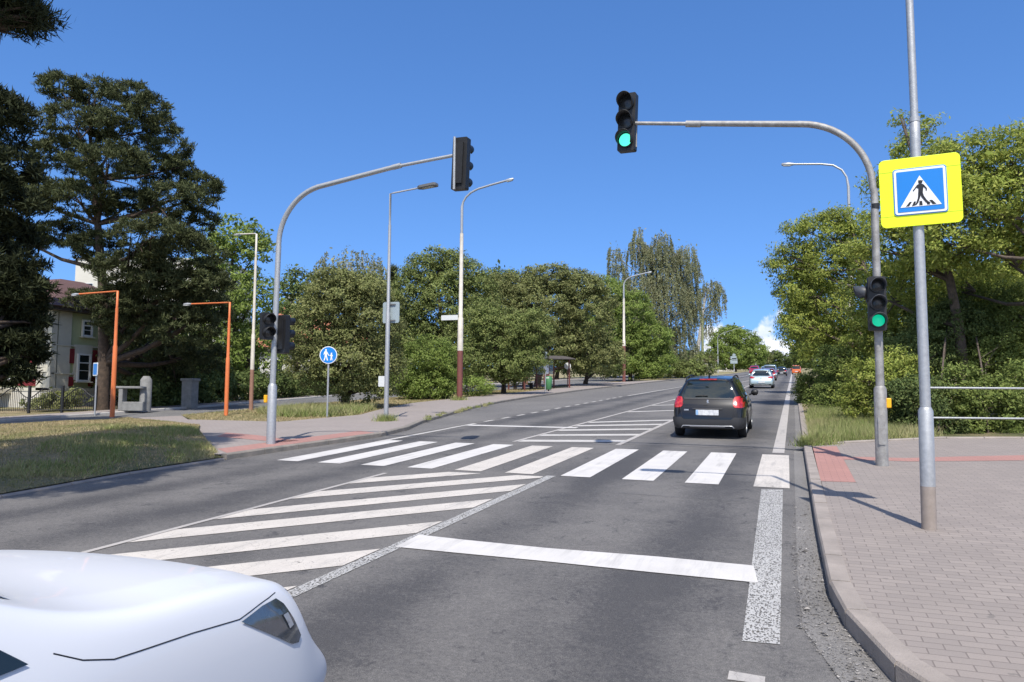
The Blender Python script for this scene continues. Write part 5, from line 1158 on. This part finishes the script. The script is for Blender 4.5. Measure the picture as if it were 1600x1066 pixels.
# nearest pine: its trunk is outside the view; one bough hangs in at the top left and its crown shades the bank
bp = (-11.9, 4.0)
nb = pine_blobs(10, [(10, 14, 40, 24, 0), (20, 45, 30, 16, 0), (62, 38, 30, 13, 0), (25, 30, 50, 20, .3), (40, 25, 40, 20, -.2), (-60, 10, 60, 30, 0), (-40, -40, 90, 40, 0)])
for c_, r_ in (((-11.7, 5.5, 4.8), (1.4, 1.2, .7)), ((-11.3, 5.6, 5.7), (1.3, 1.2, .7)), ((-10.5, 4.9, 6.8), (1.6, 1.5, .8)), ((-11.9, 4.2, 6.2), (1.8, 1.6, .8)), ((-9.9, 4.4, 8.4), (1.8, 1.6, .8)), ((-11.5, 4.8, 8.6), (1.9, 1.7, .8)), ((-10.7, 5.7, 10.3), (1.8, 1.7, .8)), ((-10.9, 6.3, 12.0), (1.5, 1.4, .8)), ((-11.3, 7.2, 12.9), (1.2, 1.2, .6)), ((-10.8, 6.3, 13.6), (1.1, 1.0, .7)), ((-9.3, 4.3, 8.0), (1.5, 1.4, .8)), ((-9.4, 5.3, 9.6), (1.3, 1.3, .8)), ((-10.2, 3.2, 7.0), (1.6, 1.5, .8))): nb.append((np.array(c_), np.array(r_)))
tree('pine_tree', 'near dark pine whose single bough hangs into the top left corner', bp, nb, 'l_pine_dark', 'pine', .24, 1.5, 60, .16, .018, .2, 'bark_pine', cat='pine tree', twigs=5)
# --- left side, front row
tree('broadleaved_tree', 'bright green tree rising behind the right flank of the great pine', XD(365, 44), B(43, (372, 372, 44, 36), (335, 400, 36, 40), (400, 395, 26, 36), (350, 455, 55, 45), (395, 470, 40, 50), (340, 530, 55, 50), (400, 555, 46, 40), (300, 560, 50, 40)), 'l_bright', 'leaf', .55, .62, 42, .20, .10, .26, group=LG)
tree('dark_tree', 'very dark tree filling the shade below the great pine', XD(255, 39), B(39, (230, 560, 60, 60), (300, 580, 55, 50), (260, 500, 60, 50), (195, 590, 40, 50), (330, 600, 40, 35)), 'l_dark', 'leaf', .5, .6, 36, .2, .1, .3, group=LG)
tree('round_tree', 'dense round olive green tree behind the footpath sign', XD(540, 33), B(32, (540, 475, 62, 48), (500, 510, 52, 52), (580, 510, 50, 55), (545, 560, 70, 50), (490, 570, 40, 44), (597, 575, 34, 46), (565, 610, 40, 26), (520, 450, 40, 34), (575, 455, 38, 30)), 'l_broad2', 'leaf', .36, .95, 60, .115, .055, .2, group=LG)
tree('broadleaved_tree', 'dark green tree behind the head of the left traffic light', XD(462, 55), B(55, (462, 445, 26, 24), (450, 485, 34, 36), (490, 465, 34, 40), (470, 530, 40, 40)), 'l_dark', 'leaf', .6, .6, 36, .24, .12, .25, group=LG)
tree('weeping_birch', 'drooping birch top showing above the round tree', XD(548, 62), B(62, (548, 410, 50, 24), (520, 430, 34, 30), (580, 425, 26, 36), (550, 460, 54, 40)), 'l_birch', 'weep', .8, .8, 46, .22, .10, .25, 'bark_birch', group='birches', cat='birch')
tree('spruce_tree', 'small pointed dark spruce left of the grey lamp post top', XD(614, 66), B(66, (614, 425, 5, 10), (614, 445, 10, 14), (614, 470, 15, 18), (614, 500, 20, 24)), 'l_pine', 'pine', .35, 1.3, 40, .4, .06, .2, cat='spruce')
tree('round_shrub', 'large rounded bright shrub left of the cream and maroon post', XD(668, 41), B(41, (672, 560, 42, 34), (645, 595, 30, 30), (690, 590, 28, 32), (668, 603, 44, 24), (745, 604, 28, 13, 3)), 'l_bright', 'bush', .34, 1.1, 54, .12, .05, .09, group='shrubs on the left verge', cat='bush', zmin=.03)
tree('tall_tree', 'tallest dark crown behind the shrub and the maroon post', XD(690, 53), B(53, (690, 405, 34, 16), (660, 425, 34, 26), (715, 430, 45, 30), (640, 470, 42, 44), (690, 475, 60, 50), (745, 460, 34, 36), (640, 530, 46, 40), (700, 540, 60, 44)), 'l_broad', 'leaf', .48, .85, 54, .17, .08, .3, group=LG)
tree('street_tree', 'small tree with a dark trunk left of the bus shelter', XY(787, 617), B(47, (785, 520, 50, 42), (745, 560, 40, 34), (820, 555, 42, 34), (790, 570, 50, 22), (760, 500, 34, 34), (830, 515, 34, 34), (800, 590, 30, 9)), 'l_broad', 'leaf', .38, .85, 54, .14, .065, .16, group=LG)
tree('broadleaved_tree', 'broad tree over the bus shelter', XD(840, 66), B(66, (860, 435, 48, 22), (815, 450, 40, 26), (905, 450, 44, 26), (770, 450, 16, 22), (850, 485, 62, 44), (780, 490, 44, 44), (920, 490, 44, 44), (860, 540, 60, 36), (930, 555, 40, 36), (800, 545, 46, 36)), 'l_broad2', 'leaf', .54, .9, 56, .20, .095, .3, group=LG)
tree('broadleaved_tree', 'dark tree with its trunk right of the bus shelter', XD(915, 72), B(72, (915, 540, 40, 30), (945, 565, 34, 26), (900, 565, 24, 20)), 'l_broad', 'leaf', .5, .8, 40, .22, .1, .22, group=LG)
tree('broadleaved_tree', 'crown top poking up between the tall tree and the broad tree', XD(785, 85), B(85, (782, 432, 22, 14), (800, 445, 40, 20), (790, 490, 60, 50)), 'l_dark', 'leaf', .8, .6, 36, .34, .16, .3, group=LG)
tree('bright_tree', 'light green spreading tree just behind the curved lamp post', XD(985, 92), B(92, (950, 460, 30, 26), (985, 490, 36, 34), (1015, 530, 34, 30), (975, 550, 46, 36), (1030, 560, 24, 26), (940, 510, 30, 36), (1005, 575, 40, 18)), 'l_bright', 'leaf', .6, .95, 52, .24, .11, .25, group=LG)
tree('weeping_birch', 'tall grey green birch clump, the highest on the left side of the road', XD(1015, 112), B(112, (998, 366, 8, 12), (994, 390, 18, 20), (1012, 400, 16, 20), (1036, 372, 14, 10), (1030, 395, 20, 22), (1048, 400, 16, 20), (1072, 390, 13, 10), (1068, 412, 22, 22), (1082, 425, 12, 20), (1040, 430, 26, 24), (1005, 455, 34, 40), (1050, 475, 40, 46), (960, 395, 9, 16), (965, 430, 18, 22), (1010, 520, 46, 40), (1055, 540, 34, 34), (985, 480, 30, 40), (1078, 470, 16, 34)), 'l_birch', 'weep', .75, 1.5, 44, .26, .10, .32, 'bark_birch', group='birches', cat='birch')
tree('weeping_birch', 'lone birch with a white leaning trunk and hanging twigs, far left verge', XD(1084, 128), B(128, (1112, 446, 15, 10), (1101, 458, 10, 12), (1124, 462, 9, 18), (1113, 482, 11, 14), (1105, 505, 7, 12)), 'l_birch', 'weep', .8, 1.5, 40, .28, .11, .50, 'bark_birch', group='birches', cat='birch')
tree('verge_shrub', 'low dark shrubs under the birches beside the far kerb', XD(1070, 105), B(105, (1040, 575, 30, 16), (1075, 578, 26, 14), (1100, 570, 22, 18), (1015, 585, 20, 10)), 'l_broad', 'bush', .6, .9, 36, .26, .12, .1, group='shrubs on the left verge', cat='bush', zmin=.03)
tree('light_tree', 'light green airy tree behind the far grey lamp post', XD(1150, 222), B(222, (1140, 570, 20, 8), (1175, 568, 22, 9), (1142, 522, 20, 14), (1162, 532, 26, 16), (1124, 545, 18, 16), (1150, 555, 34, 16), (1180, 550, 18, 16), (1118, 528, 8, 10)), 'l_bright', 'leaf', 1.1, 1.0, 46, .50, .22, .3, group=LG)
tree('far_tree', 'small rounded tree right of the light green one far down the road', XD(1192, 260), B(260, (1192, 560, 14, 12), (1180, 565, 12, 10)), 'l_broad2', 'leaf', 1., 1., 40, .55, .25, .3, group='far trees at the end of the road')
tree('far_tree', 'dark pointed tree at the end of the road behind the cars', XD(1212, 290), B(290, (1210, 561, 13, 12), (1217, 556, 5, 9), (1203, 568, 12, 8)), 'l_dark', 'leaf', 1.2, 1., 40, .7, .3, .35, group='far trees at the end of the road')
tree('far_tree', 'dark bushy tree at the end of the road on the right', XD(1238, 260), B(260, (1240, 562, 16, 12), (1255, 550, 16, 16)), 'l_dark', 'leaf', 1.2, 1., 40, .7, .3, .35, group='far trees at the end of the road')
for i, (px, D, w_, h_) in enumerate(((1090, 260, 60, 18), (1150, 300, 60, 13), (1205, 420, 60, 7), (1250, 400, 40, 9))):
    tree('far_tree', ['low wood line behind the lone birch', 'low wood line behind the light green tree', 'lowest tree line closing the end of the road', 'tree line closing the road beyond the orange van'][i], XD(px, D), B(D, *[(px+random.uniform(-w_/2, w_/2), 573-h_*random.uniform(.3, .6), h_*1.1, h_*.8) for _ in range(7)]), 'l_dark', 'leaf', 1.6, .9, 30, .9, .45, 0, group='far trees at the end of the road')
for i, (px, D, yy, w_, h_) in enumerate(((350, 75, 560, 60, 55), (430, 80, 540, 50, 60), (610, 80, 530, 55, 60), (740, 100, 530, 60, 60), (870, 110, 520, 60, 70), (960, 120, 520, 60, 70), (180, 60, 560, 70, 60), (60, 62, 560, 70, 70), (-130, 56, 550, 80, 80), (-330, 50, 550, 90, 90))):
    tree('backdrop_tree', ['dark tree behind the orange post in the grass', 'dark tree beside the white house', 'dark tree behind the grey lamp post', 'dark tree filling in behind the maroon post', 'dark tree behind the broad tree over the shelter', 'dark tree behind the light green spreading tree', 'dark tree behind the trunk of the great pine', 'dark tree behind the villa', 'dark tree left of the villa', 'dark tree farthest to the left'][i],
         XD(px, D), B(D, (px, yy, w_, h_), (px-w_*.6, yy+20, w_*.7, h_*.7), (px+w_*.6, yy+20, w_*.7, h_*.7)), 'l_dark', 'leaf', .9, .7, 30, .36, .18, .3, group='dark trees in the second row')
# hedge along the far side of the side street and garden shrubs
for i, (y0, y1) in enumerate(((25.5, 31), (32, 38), (39, 46), (47, 56), (58, 70))):
    xm = -27.3-.045*((y0+y1)/2-25)-(1.5 if i > 2 else 0); bl = [(np.array([xm-.02*(k-2), y0+(y1-y0)*(k+.5)/5, gz(0, y0+(y1-y0)*(k+.5)/5, .75)]), np.array([(y1-y0)*.16, .8, .85])) for k in range(5)]
    tree('hedge', ['nearest stretch of dark hedge along the side street', 'second stretch of dark hedge, behind the brown-footed lamp post', 'third stretch of dark hedge, behind the left traffic light', 'fourth stretch of dark hedge, behind the round tree', 'farthest stretch of dark hedge, behind the shrub and maroon post'][i], (xm, (y0+y1)/2), bl, 'l_dark', 'bush', .35, .9, 34, .15, .08, 0, cat='hedge', group='hedge along the side street', zmin=.02)
p_ = at(95, 625, 33); tree('garden_shrub', 'leafy shrub growing through the iron fence of the villa', (p_[0], p_[1]), B(33, (85, 628, 26, 16), (60, 632, 18, 12), (112, 622, 14, 14)), 'l_broad2', 'bush', .3, .9, 34, .14, .06, .05, cat='bush', zmin=.02)
p_ = at(228, 600, 36); tree('garden_shrub', 'sunlit green garden bush under the pine', (p_[0], p_[1]), B(36, (228, 597, 22, 14), (262, 598, 22, 9), (205, 605, 12, 12)), 'l_bright', 'bush', .28, .8, 34, .13, .06, .05, cat='bush', zmin=.02)
# --- right side
MP = dict(m_='l_maple', cr=.42, per=84, L=.13, W_=.05)
tree('ash_maple_tree', 'big sunlit tree filling the right edge above the railing', (7.6, 23.8), B(22.5, (1580, 245, 60, 50), (1510, 250, 48, 36), (1640, 310, 110, 100), (1550, 320, 80, 60), (1480, 305, 55, 45), (1560, 400, 85, 36, .5), (1480, 380, 50, 36), (1560, 470, 90, 60, 5), (1660, 500, 110, 100, 4), (1480, 450, 60, 60, 4)), dens=.8, trunk=.2, group=RG, **MP)
tree('ash_maple_tree', 'tall tree behind the crossing sign with thin sprigs above it', (5.0, 27.2), B(26.5, (1440, 235, 42, 34), (1412, 185, 16, 10), (1455, 195, 22, 10), (1400, 290, 40, 40, -1), (1440, 330, 60, 50, -1.5), (1390, 390, 55, 45, -1.5), (1440, 400, 50, 36, -1.5), (1450, 450, 70, 60, 3), (1370, 460, 56, 50), (1440, 530, 70, 50, 4)), dens=.75, trunk=.2, group=RG, **MP)
tree('ash_maple_tree', 'leaning tree reaching toward the road left of the right traffic light', (3.6, 33.5), B(33, (1290, 360, 44, 30), (1250, 360, 24, 18), (1330, 345, 34, 26), (1245, 405, 36, 26), (1210, 415, 18, 10), (1300, 420, 60, 46), (1345, 400, 40, 46), (1250, 450, 36, 36), (1310, 490, 60, 48), (1260, 510, 40, 40), (1330, 545, 50, 34), (1370, 530, 44, 50, -3)), dens=.75, trunk=.2, group=RG, **MP)
tree('ash_maple_tree', 'farther tree of the right row, its foliage dark above the kerb', (3.4, 48), B(47, (1262, 440, 36, 30), (1285, 470, 40, 40), (1250, 490, 26, 34), (1262, 530, 26, 34), (1290, 540, 40, 40), (1247, 470, 14, 20)), m_='l_maple', cr=.6, per=48, L=.22, W_=.09, dens=.8, trunk=.2, group=RG)
tree('ash_maple_tree', 'last tree of the right row before the orange van', (3.2, 75), B(75, (1262, 520, 20, 24), (1256, 550, 15, 22), (1275, 545, 20, 26)), m_='l_ivy', cr=.7, per=40, L=.3, W_=.13, dens=.9, trunk=.2, group=RG)
MI = dict(style='bush', m_='l_ivy', cr=.26, per=62, L=.085, W_=.04, cat='bush', zmin=.02)
for i, (bs, D, base, lab, mm) in enumerate((
    ([(1268, 618, 24, 30), (1258, 600, 16, 16), (1290, 605, 28, 36)], 34, (2.2, 33), 'rounded leafy bush overhanging the far right kerb', 'l_ivy'),
    ([(1300, 630, 38, 34), (1335, 600, 44, 50), (1310, 570, 34, 30)], 27, (2.6, 26.5), 'dark bush behind the tall verge grass', 'l_ivy'),
    ([(1350, 590, 26, 30), (1335, 625, 26, 26), (1372, 640, 26, 24), (1400, 590, 40, 44)], 21.2, (2.9, 22.6), 'bush with pale hanging leaves just behind the right traffic light', 'l_maple'),
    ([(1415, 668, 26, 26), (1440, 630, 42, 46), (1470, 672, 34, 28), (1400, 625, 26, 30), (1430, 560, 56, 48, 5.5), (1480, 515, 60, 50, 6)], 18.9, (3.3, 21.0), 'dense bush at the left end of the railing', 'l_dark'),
    ([(1505, 668, 40, 32), (1540, 635, 46, 46), (1560, 674, 42, 28), (1500, 610, 40, 40), (1540, 560, 66, 50, 5), (1595, 500, 66, 60, 5.5), (1520, 500, 60, 60, 7)], 19.3, (4.5, 21.8), 'dense bush behind the middle of the railing', 'l_ivy'),
    ([(1605, 668, 44, 34), (1640, 640, 50, 50), (1600, 615, 44, 44)], 19.8, (6.1, 22.8), 'dense bush behind the railing at the right edge', 'l_ivy'))):
    tree('bush', lab, base, B(D, *bs), dens=1.0, trunk=.022, group='bushes on the right verge', **{**MI, 'm_': mm})
for i, (px, D, yy, w_, h_) in enumerate(((1330, 62, 540, 50, 50), (1420, 48, 520, 60, 70), (1520, 42, 500, 70, 90), (1620, 40, 480, 80, 110), (1470, 29, 500, 60, 60), (1590, 28.5, 530, 70, 60))):
    tree('backdrop_tree', ['shaded tree behind the leaning tree on the right', 'shaded tree behind the right traffic light', 'shaded tree behind the crossing sign post', 'shaded tree at the far right edge', 'shaded tree inside the right thicket', 'shaded tree behind the railing'][i],
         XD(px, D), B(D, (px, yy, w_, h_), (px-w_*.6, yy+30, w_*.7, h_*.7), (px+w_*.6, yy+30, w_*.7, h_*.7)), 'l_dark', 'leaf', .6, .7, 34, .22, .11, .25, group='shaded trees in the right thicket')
open('/tmp/leaves.txt','w').write(str(NLEAF[0])) if 0 else None
